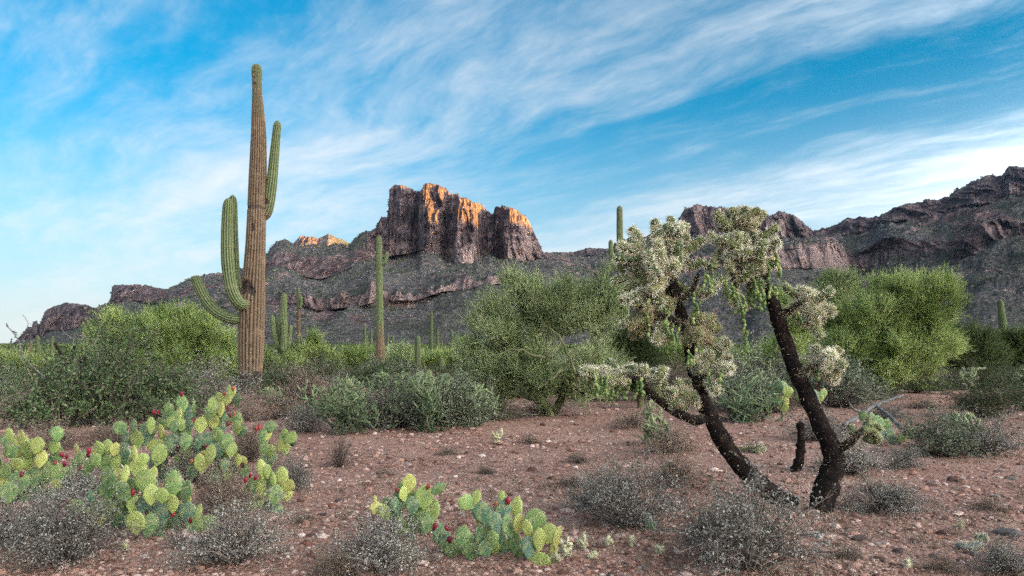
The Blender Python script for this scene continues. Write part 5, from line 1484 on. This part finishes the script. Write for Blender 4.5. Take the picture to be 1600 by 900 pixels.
    cluster(1022, 592, 26, 26, [(1018, 612, -.05), (1030, 622, -.05)], 14, 1.0, upb=.5, L=(.07, .13))
    cluster(1112, 568, 32, 46, [(1112, 572, -.03), (1104, 586, 0), (1092, 560, .05), (1098, 610, .05)], 26, 1.0, upb=.1, L=(.10, .18), pale=.6)
    cluster(1064, 620, 34, 26, [(1060, 640, 0), (1075, 650, .03), (1045, 634, 0)], 22, .8, upb=.4, L=(.07, .13))
    cluster(1090, 515, 34, 34, [(1076, 525, .05), (1072, 505, .05)], 20, .5, upb=0)
    cluster(1358, 672, 30, 30, [(1348, 672, -.1), (1342, 678, -.09)], 16, .9, upb=.1, L=(.07, .12), thick=(.9, 1.2), thin=True, colr=(.24, .26, .10))
    # single joints standing clear of the crowns
    for (a0, b0, a1, b1) in ((1012, 398, 966, 382), (1012, 412, 958, 404), (1008, 428, 956, 440), (1006, 452, 970, 470), (1028, 372, 1022, 342), (1046, 370, 1048, 338), (1004, 385, 984, 356), (1060, 372, 1072, 348), (1074, 392, 1100, 372), (1076, 420, 1104, 410),
                             (1080, 450, 1106, 462), (1000, 490, 968, 510), (1036, 500, 1024, 536), (1142, 356, 1118, 330), (1160, 350, 1166, 322), (1178, 352, 1194, 330), (1186, 372, 1216, 352), (1188, 392, 1218, 376), (1134, 380, 1106, 366), (1150, 350, 1142, 324),
                             (1132, 402, 1102, 420), (1138, 430, 1108, 458), (1190, 420, 1212, 408), (1150, 440, 1146, 480), (1172, 440, 1176, 482), (1256, 472, 1224, 446), (1274, 470, 1302, 450), (1276, 488, 1306, 486), (1264, 500, 1284, 528), (1290, 562, 1322, 574), (1280, 560, 1272, 538), (1300, 560, 1314, 544), (1262, 572, 1240, 566),
                             (940, 586, 908, 578), (960, 582, 948, 562), (985, 588, 990, 566), (1120, 548, 1138, 530), (1126, 570, 1146, 578), (1108, 590, 1120, 616), (1044, 620, 1030, 600), (1024, 600, 1040, 572)):
        dd = rr.uniform(-.16, .05)
        s_, e_ = p(a0, b0, dd * .5), p(a1, b1, dd)
        joint(s_, e_ - s_, float(np.linalg.norm(e_ - s_)), rr.uniform(1.05, 1.3), 1.0, pale=.45)
    # hanging chains of fruit
    def chain(px_, py_, lpx, dd=-.12, s0=.030):
        a = p(px_, py_ - 14, dd + rr.uniform(-.08, .06))
        stop = a[2] - lpx * .72 * m
        heads = [a]
        nfr = 0
        while heads and nfr < 16:
            h = heads.pop(0)
            s = s0 * rr.uniform(.75, 1.2)
            d = np.array([rg.normal() * .45, rg.normal() * .45, -1.0])
            d /= np.linalg.norm(d)
            ob = add('fruit', rr.choice(CHF), root)
            ob.matrix_local = Matrix.Translation(Vector(h)) @ Vector(d).to_track_quat('Z', 'Y').to_matrix().to_4x4() @ Matrix.Diagonal((s, s, s * 1.25, 1))
            nfr += 1
            e = h + d * s * 1.15
            if e[2] > stop:
                heads.append(e)
                if rr.random() < .28:
                    heads.append(e + np.array([rg.normal() * .012, rg.normal() * .012, .006]))
    for q in ((1112, 425, 48), (1122, 440, 50), (1135, 450, 42), (1143, 455, 62), (1150, 470, 52), (1172, 440, 55), (1184, 448, 62), (1192, 450, 58), (1200, 440, 55), (1206, 400, 60), (1200, 420, 40), (1160, 512, 72), (1166, 530, 40),
              (978, 470, 46), (1008, 500, 46), (1014, 480, 60), (1036, 480, 62), (1046, 500, 66), (1052, 520, 52), (1042, 520, 60), (1064, 520, 40), (1084, 470, 40), (1096, 480, 50), (1100, 440, 40), (1090, 540, 30),
              (918, 592, 44), (928, 596, 46), (938, 600, 36), (950, 600, 40), (962, 604, 40), (972, 602, 46), (984, 606, 40), (996, 608, 34), (1004, 604, 34), (1110, 590, 40), (1128, 590, 26), (1075, 560, 30), (1280, 590, 22), (1246, 500, 26)):
        chain(*q)
    return nj[0]
NJ = big_cholla()

# ------------------------------------------------------------------ smaller chollas: joints too small to pick apart stay one part
def cholla_bush(label, Y, base_px, base_py, w, h, n, seed, stem_mat='cholla_stem_green', spines=9, jl=(.06, .16), jr=.011, slen=.018, upb=.5, tone0=0.0, group='smaller chollas'):
    if spines >= 40:
        stem_mat = 'cholla_straw'
    rg = np.random.default_rng(seed)
    X = (base_px - 800) / FPX * Y
    root = add('cholla', None, None, (X, Y, float(gz(X, Y))), label, 'cactus', group)
    m = Y / FPX
    E = np.array([w * .5 * m, w * .42 * m, h * m])
    G, GS = Geo(), Geo()
    tips = [(np.array([rg.normal() * .05 * w * m, rg.normal() * .05 * w * m, 0.0]), np.array([rg.normal() * .4, rg.normal() * .4, 1.0])) for _ in range(max(2, n // 40))]
    Gt = Geo()
    made, tries = 0, 0
    while made < n and tries < n * 25:
        tries += 1
        k = rg.integers(max(0, len(tips) - 40), len(tips)) if rg.random() < .6 else rg.integers(0, len(tips))
        a, pd = tips[k]
        d = pd * .7 + rg.normal(size=3) * .6 + np.array([0, 0, upb * .5])
        d /= np.linalg.norm(d)
        l = rg.uniform(*jl)
        e = a + d * l
        if np.linalg.norm(e / E) > 1.0 or e[2] < .004:
            continue
        r = jr * rg.uniform(.8, 1.25)
        v, f = tube(np.array([a, a + d * l * .5, e]), [r * .8, r, r * .75], 5)
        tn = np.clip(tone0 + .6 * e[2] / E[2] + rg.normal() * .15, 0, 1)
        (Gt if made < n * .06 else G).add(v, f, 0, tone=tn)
        b = a + d * l * rg.random((spines, 1)) + 0
        dd = unit(spines, rg) + d * .2
        v, f = slivers(b + dd * r * .7, b + dd * (r + slen * rg.uniform(.6, 1.2, (spines, 1))), .0028 * (Y / 10) ** .7, rg)
        GS.add(v, f, 0, tone=np.repeat(np.clip(rg.random(spines) * .8 + .2 * tn, 0, 1), 3))
        tips.append((e, d)); tips.append((a + d * l * .7, d))
        made += 1
    if Gt.n:
        add('stem', Gt.mesh('stem', [MATS[stem_mat]], smooth=True), root)
    if not G.n:
        raise RuntimeError('no joints: ' + label)
    j = add('joints', G.mesh('joints', [MATS[stem_mat]], smooth=True), root, kind='stuff')
    add('spines', GS.mesh('spines', [MATS['cholla_haze_spines']]), root, kind='stuff')
    return root
for a in (
    ('pale green branching cholla at the front of the thicket', 10.6, 535, 680, 125, 98, 420, 1, dict(jl=(.08, .18), jr=.013)),
    ('cholla thicket behind the pale branching one', 13.5, 500, 640, 130, 66, 380, 2, dict(jl=(.07, .16), jr=.013)),
    ('yellowish cholla below the small barrel-like saguaro', 15.5, 560, 625, 120, 56, 360, 3, dict(jl=(.07, .17), jr=.014)),
    ('upright blue-green cholla stems in front of the far prickly pears', 11.3, 665, 682, 170, 92, 420, 4, dict(jl=(.09, .2), jr=.011, spines=4, upb=1.1)),
    ('upright blue-green cholla beside the central palo verde', 12.0, 745, 670, 100, 76, 260, 5, dict(jl=(.09, .2), jr=.011, spines=4, upb=1.1)),
    ('cholla under the stub-armed saguaro', 20.0, 600, 605, 130, 40, 300, 6, dict(jl=(.08, .2), jr=.018)),
    ('cream topped cholla among the far prickly pears', 17.5, 640, 615, 120, 50, 320, 7, dict(jl=(.08, .18), jr=.016)),
    ('low pale cholla at the right of the big saguaro foot', 17.0, 430, 610, 80, 34, 200, 8, dict(jl=(.07, .15), jr=.014)),
    ('blue-green branching cholla between the big cholla trunks', 12.5, 1170, 655, 120, 112, 460, 9, dict(jl=(.08, .2), jr=.012)),
    ('pale flowering-tipped cholla behind the leaning trunks', 15.5, 1195, 640, 100, 84, 320, 10, dict(jl=(.07, .16), jr=.015, tone0=.3)),
    ('silvery white cholla right of the rounded palo verde', 24.0, 1516, 600, 62, 54, 260, 11, dict(jl=(.09, .16), jr=.022, spines=26, slen=.05, tone0=.5)),
    ('silvery white cholla at the right edge', 23.0, 1598, 598, 40, 42, 170, 12, dict(jl=(.09, .16), jr=.022, spines=26, slen=.05, tone0=.5)),
    ('knobbly green cholla rising from the dusty shrub on the right', 9.0, 1500, 708, 90, 66, 130, 13, dict(jl=(.09, .2), jr=.017, upb=.9, tone0=.3)),
    ('white spined cholla glimpsed behind the left cholla limb', 9.5, 1030, 650, 70, 80, 170, 14, dict(jl=(.07, .13), jr=.017, spines=22, slen=.03, tone0=.4)),
    ('young straw coloured cholla alone on the open gravel', 9.9, 777, 692, 26, 30, 26, 15, dict(jl=(.05, .1), jr=.017, spines=40, slen=.025, upb=1.2, tone0=.6)),
    ('small white spined cholla behind the front prickly pear', 5.4, 752, 800, 28, 26, 22, 16, dict(jl=(.03, .06), jr=.011, spines=46, slen=.022, tone0=.6)),
    ('pale spiny seedling cholla left of that white spined one', 5.6, 722, 790, 16, 16, 12, 17, dict(jl=(.03, .05), jr=.010, spines=50, slen=.022, tone0=.7)),
    ('straw coloured baby cholla right of the front prickly pear', 4.35, 884, 868, 28, 34, 22, 18, dict(jl=(.025, .05), jr=.011, spines=52, slen=.020, tone0=.7)),
    ('baby cholla next to the straw coloured one', 4.45, 912, 858, 22, 26, 18, 19, dict(jl=(.025, .05), jr=.011, spines=52, slen=.020, tone0=.6)),
    ('yellow tinted baby cholla by a grey stone', 4.3, 926, 864, 16, 18, 12, 20, dict(jl=(.02, .04), jr=.011, spines=60, slen=.020, tone0=.9)),
    ('baby cholla under the left end of the wide grey shrub', 4.5, 950, 850, 24, 20, 16, 21, dict(jl=(.02, .04), jr=.011, spines=56, slen=.020, tone0=.7)),
    ('baby cholla in the middle of the wide grey shrub foot', 4.5, 988, 850, 18, 18, 12, 22, dict(jl=(.02, .04), jr=.011, spines=60, slen=.020, tone0=.9)),
    ('round baby cholla at the right of the seedling row', 4.35, 1030, 864, 17, 20, 14, 23, dict(jl=(.02, .04), jr=.011, spines=60, slen=.020, tone0=.9)),
    ('tiny cholla tuft in the shade of the big prickly pear', 4.4, 192, 862, 20, 18, 12, 24, dict(jl=(.02, .04), jr=.010, spines=40, slen=.018, tone0=.3)),
    ('small cholla tuft on bare soil at lower right', 4.95, 1500, 828, 18, 16, 12, 25, dict(jl=(.02, .04), jr=.010, spines=46, slen=.022, tone0=.5)),
    ('cholla tuft at the bottom edge right of the broad grey shrub', 4.0, 1420, 896, 20, 16, 12, 26, dict(jl=(.02, .04), jr=.010, spines=46, slen=.022, tone0=.6)),
    ('straw cholla tuft beside the front prickly pear foot', 4.2, 870, 890, 24, 16, 12, 27, dict(jl=(.02, .04), jr=.010, spines=46, slen=.022, tone0=.5))):
    cholla_bush(*a[:8], **a[8])

# ------------------------------------------------------------------ lone pieces
def stick(name, label, cat_, Y, pieces, mat, parts='limb'):
    a0 = pieces[0][0][0]
    X = (a0[0] - 800) / FPX * Y
    root = add(name, None, None, (X, Y, float(gz(X, Y))), label, cat_)
    o = np.array(root.location)
    rg = np.random.default_rng(int(a0[0]))
    for pts, r0, r1 in pieces:
        P = spline([W(a, b, Y + d) - o for a, b, d in pts], 18)
        P = P + rg.normal(size=P.shape) * .004
        V, F = tube(P, np.linspace(r0, r1, 18) * (1 + .12 * rg.normal(size=18)), 9)
        add(parts, np_mesh(parts, V, F, [MATS[mat]], smooth=True), root)
    return root
stick('fallen_branch', 'bleached grey dead branch lying forked in front of the rounded palo verde', 'branch', 11.4,
      [([(1318, 664, -.8), (1345, 648, -.2), (1372, 632, .2), (1412, 618, .3)], .034, .022), ([(1368, 634, .2), (1388, 648, -.3), (1402, 662, -.9), (1409, 668, -1.1)], .032, .026),
       ([(1350, 645, -.2), (1335, 640, -.3), (1326, 628, -.3)], .024, .010), ([(1346, 642, -.2), (1352, 632, -.2)], .016, .008)], 'dead_wood')
stick('dead_stump', 'thin black dead cholla stump behind the right trunk', 'stump', 7.3, [([(1243, 738, 0), (1250, 715, 0), (1252, 690, 0), (1250, 662, 0)], .055, .04), ([(1243, 738, 0), (1238, 741, -.1)], .05, .03)], 'cholla_bark')
stick('dead_stump', 'burnt black forked stub in the leafy shrub at left', 'stump', 13.6, [([(122, 610, 0), (106, 575, 0), (97, 555, 0), (86, 537, 0)], .06, .025), ([(108, 570, 0), (113, 555, 0), (116, 541, 0)], .04, .02), ([(131, 600, 0), (129, 575, 0), (130, 558, 0)], .075, .06)], 'cholla_bark')
stick('dry_stalk', 'thin leafless stalk arching above the brush at far left', 'stalk', 11.0, [([(70, 590, 0), (40, 562, 0), (33, 545, 0), (28, 530, 0), (12, 510, 0)], .010, .006), ([(28, 530, 0), (40, 515, 0), (44, 505, 0), (36, 492, 0)], .006, .004), ([(36, 558, 0), (34, 545, .02), (26, 532, .03)], .007, .004), ([(20, 518, 0), (26, 520, 0)], .012, .008), ([(12, 510, 0), (10, 506, 0)], .012, .009)], 'dead_wood')
stick('dry_stalk', 'pale bent twig at the left end of the feathery palo verde', 'stalk', 20.0, [([(112, 560, 0), (116, 530, 0), (118, 520, 0), (130, 522, 0)], .018, .01), ([(116, 530, 0), (104, 523, 0), (96, 514, 0), (98, 511, 0)], .014, .008), ([(128, 534, 0), (138, 526, 0), (147, 517, 0)], .013, .007)], 'dead_wood')
def lone_joint(label, px_, py_, Y, L, ang, fresh, thick, colr=(.15, .18, .07)):
    X = (px_ - 800) / FPX * Y
    ob = add('cholla_joint', JOINTS[int(px_) % 4], None, (X, Y, float(gz(X, Y)) + .02), label, 'cactus joint', 'cholla joints lying on the ground')
    ob.rotation_euler = (math.radians(82), 0, math.radians(ang))
    ob.scale = (thick, thick, L / .18)
    ob.color = colr + (fresh,)
lone_joint('spiny green cholla joint lying between the trunks', 1150, 688, 8.6, .34, 75, .9, 1.2)
lone_joint('second green cholla joint lying beside the first', 1178, 692, 8.4, .22, 125, .9, 1.2)
lone_joint('bleached cholla joint lying on the soil at lower right', 1494, 858, 4.45, .15, 70, .9, 1.0, (.42, .42, .38))
lone_joint('small pale cholla joint in the gravel near the right edge', 1522, 842, 4.6, .08, 60, 1.0, .9, (.32, .34, .2))

# ------------------------------------------------------------------ stones
ICO_V, ICO_F = None, None
def ico():
    t = (1 + 5 ** .5) / 2
    V = np.array([(-1, t, 0), (1, t, 0), (-1, -t, 0), (1, -t, 0), (0, -1, t), (0, 1, t), (0, -1, -t), (0, 1, -t), (t, 0, -1), (t, 0, 1), (-t, 0, -1), (-t, 0, 1)], float)
    V /= np.linalg.norm(V[0])
    F = np.array([(0, 11, 5), (0, 5, 1), (0, 1, 7), (0, 7, 10), (0, 10, 11), (1, 5, 9), (5, 11, 4), (11, 10, 2), (10, 7, 6), (7, 1, 8), (3, 9, 4), (3, 4, 2), (3, 2, 6), (3, 6, 8), (3, 8, 9), (4, 9, 5), (2, 4, 11), (6, 2, 10), (8, 6, 7), (9, 8, 1)])
    return V, F
ICO_V, ICO_F = ico()
def rock_mesh(seed):
    rg = np.random.default_rng(seed)
    V, F = ICO_V.copy(), ICO_F.copy()
    for _ in range(2):
        mid_, nv, nf = {}, list(V), []
        for a, b, c in F:
            k = []
            for i, j in ((a, b), (b, c), (c, a)):
                e = (min(i, j), max(i, j))
                if e not in mid_:
                    q = (nv[i] + nv[j]) / 2
                    nv.append(q / np.linalg.norm(q)); mid_[e] = len(nv) - 1
                k.append(mid_[e])
            nf += [(a, k[0], k[2]), (b, k[1], k[0]), (c, k[2], k[1]), (k[0], k[1], k[2])]
        V, F = np.array(nv), np.array(nf)
    for _ in range(9):                                              # chip flat facets off
        n = unit(1, rg)[0]
        d = rg.uniform(.55, .85)
        s = V @ n
        V = V - np.maximum(0, s - d)[:, None] * n * .92
    V = V * (1 + .05 * fbm(V[:, 0] * 2.5 + seed, V[:, 1] * 2.5, V[:, 2] * 2.5, 3))[:, None]
    V = V * rg.uniform(.75, 1.2, 3) * np.array([1, .85, .62])
    return np_mesh('stone', V, F, [MATS['stone']])
ROCKS = [rock_mesh(i) for i in range(7)]
rs = random.Random(21)
def rock(px_, py_, wpx, label, group, colr=None):
    X, Y, z = ground_at(px_, py_)
    s = wpx / FPX * Y * .47
    ob = add('stone', rs.choice(ROCKS), None, (X, Y, z + s * .08), label, 'stone', group)
    ob.rotation_euler = (rs.uniform(-.3, .3), rs.uniform(-.3, .3), rs.uniform(0, 6.28))
    ob.scale = (s * rs.uniform(.9, 1.2), s * rs.uniform(.8, 1.1), s * rs.uniform(.7, 1.1))
    if colr:
        ob.color = colr + (0,)
    else:
        ob.color = (.3, .2, .15, 1)
    return ob
G1 = 'loose stones on the desert floor'
WHITE, GREY, RED, PINK = (.50, .44, .40), (.25, .215, .195), (.24, .085, .06), (.42, .27, .22)
for (a, b, w, c, lab) in (
    (1276, 834, 30, WHITE, 'flat whitish stone right of the cholla trunk feet'), (1290, 845, 22, GREY, 'grey stone just below the flat whitish one'), (880, 812, 18, GREY, 'rounded blue-grey stone beside the front prickly pear'),
    (872, 868, 12, GREY, 'small blue-grey pebble stone at the foot of the front prickly pear'), (932, 852, 13, GREY, 'grey stone behind the yellow baby cholla'), (981, 862, 17, RED, 'brick red stone in the seedling row'),
    (937, 884, 14, RED, 'red stone below the seedling row'), (983, 885, 14, RED, 'dark red stone near the bottom edge'), (1012, 884, 19, GREY, 'slate grey stone near the bottom edge'), (1000, 872, 18, PINK, 'pink stone in the gravel near the bottom edge'),
    (1040, 890, 18, RED, 'red brown stone at the bottom edge left of the broad shrub'), (978, 897, 28, PINK, 'broad mauve stone at the bottom edge'), (955, 893, 20, (.07, .06, .06), 'black stone at the bottom edge'), (684, 866, 20, PINK, 'pale mauve stone left of the front prickly pear'),
    (722, 802, 14, WHITE, 'pale stone behind the front prickly pear left pads'), (639, 722, 14, WHITE, 'pale stone alone on the open gravel'), (492, 799, 14, PINK, 'pink stone near the left shrubs'), (503, 802, 18, (.08, .065, .06), 'dark stone beside the pink one'),
    (515, 788, 16, RED, 'brown stone above the dark one'), (532, 780, 18, (.10, .08, .07), 'dark flat stone on open gravel'), (480, 848, 26, RED, 'large dark red stone at lower left of the gravel'), (1490, 748, 24, (.17, .10, .075), 'brown stone right of the low flat shrub'),
    (1503, 747, 12, WHITE, 'white stone beside the brown one'), (1457, 753, 24, PINK, 'pink stone under the dusty shrub'), (1555, 773, 18, GREY, 'grey stone near the right edge'), (1578, 745, 18, GREY, 'bluish stone at the right edge'), (1560, 733, 20, PINK, 'pinkish stone near the right edge'),
    (1472, 835, 26, (.14, .08, .065), 'dark brown stone on bare soil'), (1470, 872, 38, PINK, 'long pinkish stone at lower right'), (1524, 866, 26, GREY, 'dull grey stone under the bleached joint'), (1570, 835, 40, (.2, .17, .16), 'big flat dark stone near the right edge'),
    (1340, 862, 18, GREY, 'grey stone among the lower right gravel'), (1405, 862, 20, (.12, .085, .07), 'dark stone among the lower right gravel'), (1375, 876, 26, (.16, .09, .07), 'brown stone among the lower right gravel'), (1345, 838, 30, (.13, .09, .075), 'dark broad stone below the low flat shrub'),
    (1310, 835, 16, PINK, 'pink stone beside the flat whitish one'), (1471, 842, 10, (.55, .2, .1), 'small orange stone on bare soil'), (1535, 715, 16, PINK, 'small pale stone by the right grey shrub'), (1075, 770, 16, PINK, 'pink stone under the dry brown shrub'), (1230, 760, 16, PINK, 'pinkish stone between the cholla trunk feet'),
    (1258, 768, 12, RED, 'red stone at the foot of the dead stump'), (210, 885, 18, PINK, 'pale stone in the gravel under the big prickly pear'), (180, 892, 18, RED, 'red stone at the bottom edge under the big prickly pear'), (240, 893, 16, PINK, 'pink stone at the bottom edge under the big prickly pear'), (225, 870, 14, WHITE, 'whitish stone under the big prickly pear')):
    rock(a, b, w, lab, G1, c)
for k in range(70):                                                  # plain stones that nothing tells apart
    for _ in range(50):
        a, b = rs.uniform(430, 1600), 640 + 258 * rs.random() ** .8
        if not (a < 470 and b < 800):
            break
    spot = 'left of the front prickly pear' if a < 690 else 'behind the front prickly pear' if a < 900 else 'beside the wide grey shrub' if a < 1110 else 'around the cholla trunks' if a < 1330 else 'right of the cholla trunks'
    rock(a, b, rs.uniform(8, 15) * (.7 + .6 * (b - 640) / 260), 'plain loose stone on the %s gravel %s' % ('near' if b > 780 else 'farther', spot), 'plain stones scattered on the gravel')

def gravel():
    rg = np.random.default_rng(99)
    N = 34000
    py_ = 575 + 345 * rg.random(N) ** .72
    px_ = rg.uniform(-250, 1850, N)
    Y = FPX * CAMH / (py_ - HOR)
    X = (px_ - 800) / FPX * Y
    ok = fbm(X * .9, Y * .9, 3, 3) + rg.random(N) * 1.4 > .35
    X, Y = X[ok], Y[ok]
    N = len(X)
    s = rg.lognormal(-4.6, .55, N) * np.clip(Y / 5, .8, 3.2) ** .75
    s = np.clip(s, .0035, .05)
    V = ICO_V[None] * rg.uniform(.72, 1.2, (N, 12, 1)) * s[:, None, None] * np.stack([rg.uniform(.8, 1.4, N), rg.uniform(.7, 1.2, N), rg.uniform(.45, .85, N)], -1)[:, None, :]
    V = V + np.stack([X, Y, gz(X, Y) + s * .15], -1)[:, None, :]
    F = (ICO_F[None] + 12 * np.arange(N)[:, None, None]).reshape(-1, 3)
    add('gravel', np_mesh('gravel', V.reshape(-1, 3), F, [MATS['pebble']], {'tone': np.repeat(np.clip(rg.normal(.42, .24, N), 0, 1), 12)}), kind='stuff', label='reddish gravel strewn over the soil')
    n = 26000
    py_ = 600 + 310 * rg.random(n) ** .75
    Y = FPX * CAMH / (py_ - HOR)
    X = (rg.uniform(-200, 1800, n) - 800) / FPX * Y
    b = np.stack([X, Y, gz(X, Y) + .006], -1)
    a = rg.uniform(0, 6.28, n)
    L = rg.uniform(.012, .05, n) * np.clip(Y / 5, .8, 2.5)
    e = b + np.stack([np.cos(a) * L, np.sin(a) * L, rg.uniform(-.002, .022, n)], -1)
    v, f = slivers(b, e, .004 * np.clip(Y / 5, .8, 2.5), rg)
    add('litter', np_mesh('litter', v, f, [MATS['litter']], {'tone': np.repeat(rg.random(n), 3)}), kind='stuff', label='dry twigs and leaf litter on the soil')
gravel()

def dry_grass():
    """stubble of dry annuals: tufts gathered in patches, uncountable"""
    rg = np.random.default_rng(123)
    n = 5200
    py_ = 606 + 300 * rg.random(n) ** .8
    Y = FPX * CAMH / (py_ - HOR)
    X = (rg.uniform(-200, 1800, n) - 800) / FPX * Y
    ok = fbm(X * .8, Y * .8, 8, 3) + .5 * fbm(X * 2.6, Y * 2.6, 4, 2) > .22
    X, Y = X[ok], Y[ok]
    k = 7
    i = np.repeat(np.arange(len(X)), k)
    s = rg.uniform(.02, .07, len(X))[i]
    b = np.stack([X[i] + rg.normal(size=len(i)) * .02, Y[i] + rg.normal(size=len(i)) * .02, gz(X[i], Y[i])], -1)
    d = rg.normal(size=(len(i), 3)) * (.7, .7, .25) + (0, 0, .8)
    e = b + d * s[:, None]
    v, f = slivers(b, e, .0035 * np.clip(Y[i] / 5, .8, 2.5), rg)
    add('dry_grass', np_mesh('dry_grass', v, f, [MATS['litter']], {'tone': np.repeat(np.clip(rg.random(len(X))[i] * .7 + .3 * rg.random(len(i)), 0, 1), 3)}), kind='stuff', label='short dry grass and weed stubble in patches on the soil')
dry_grass()
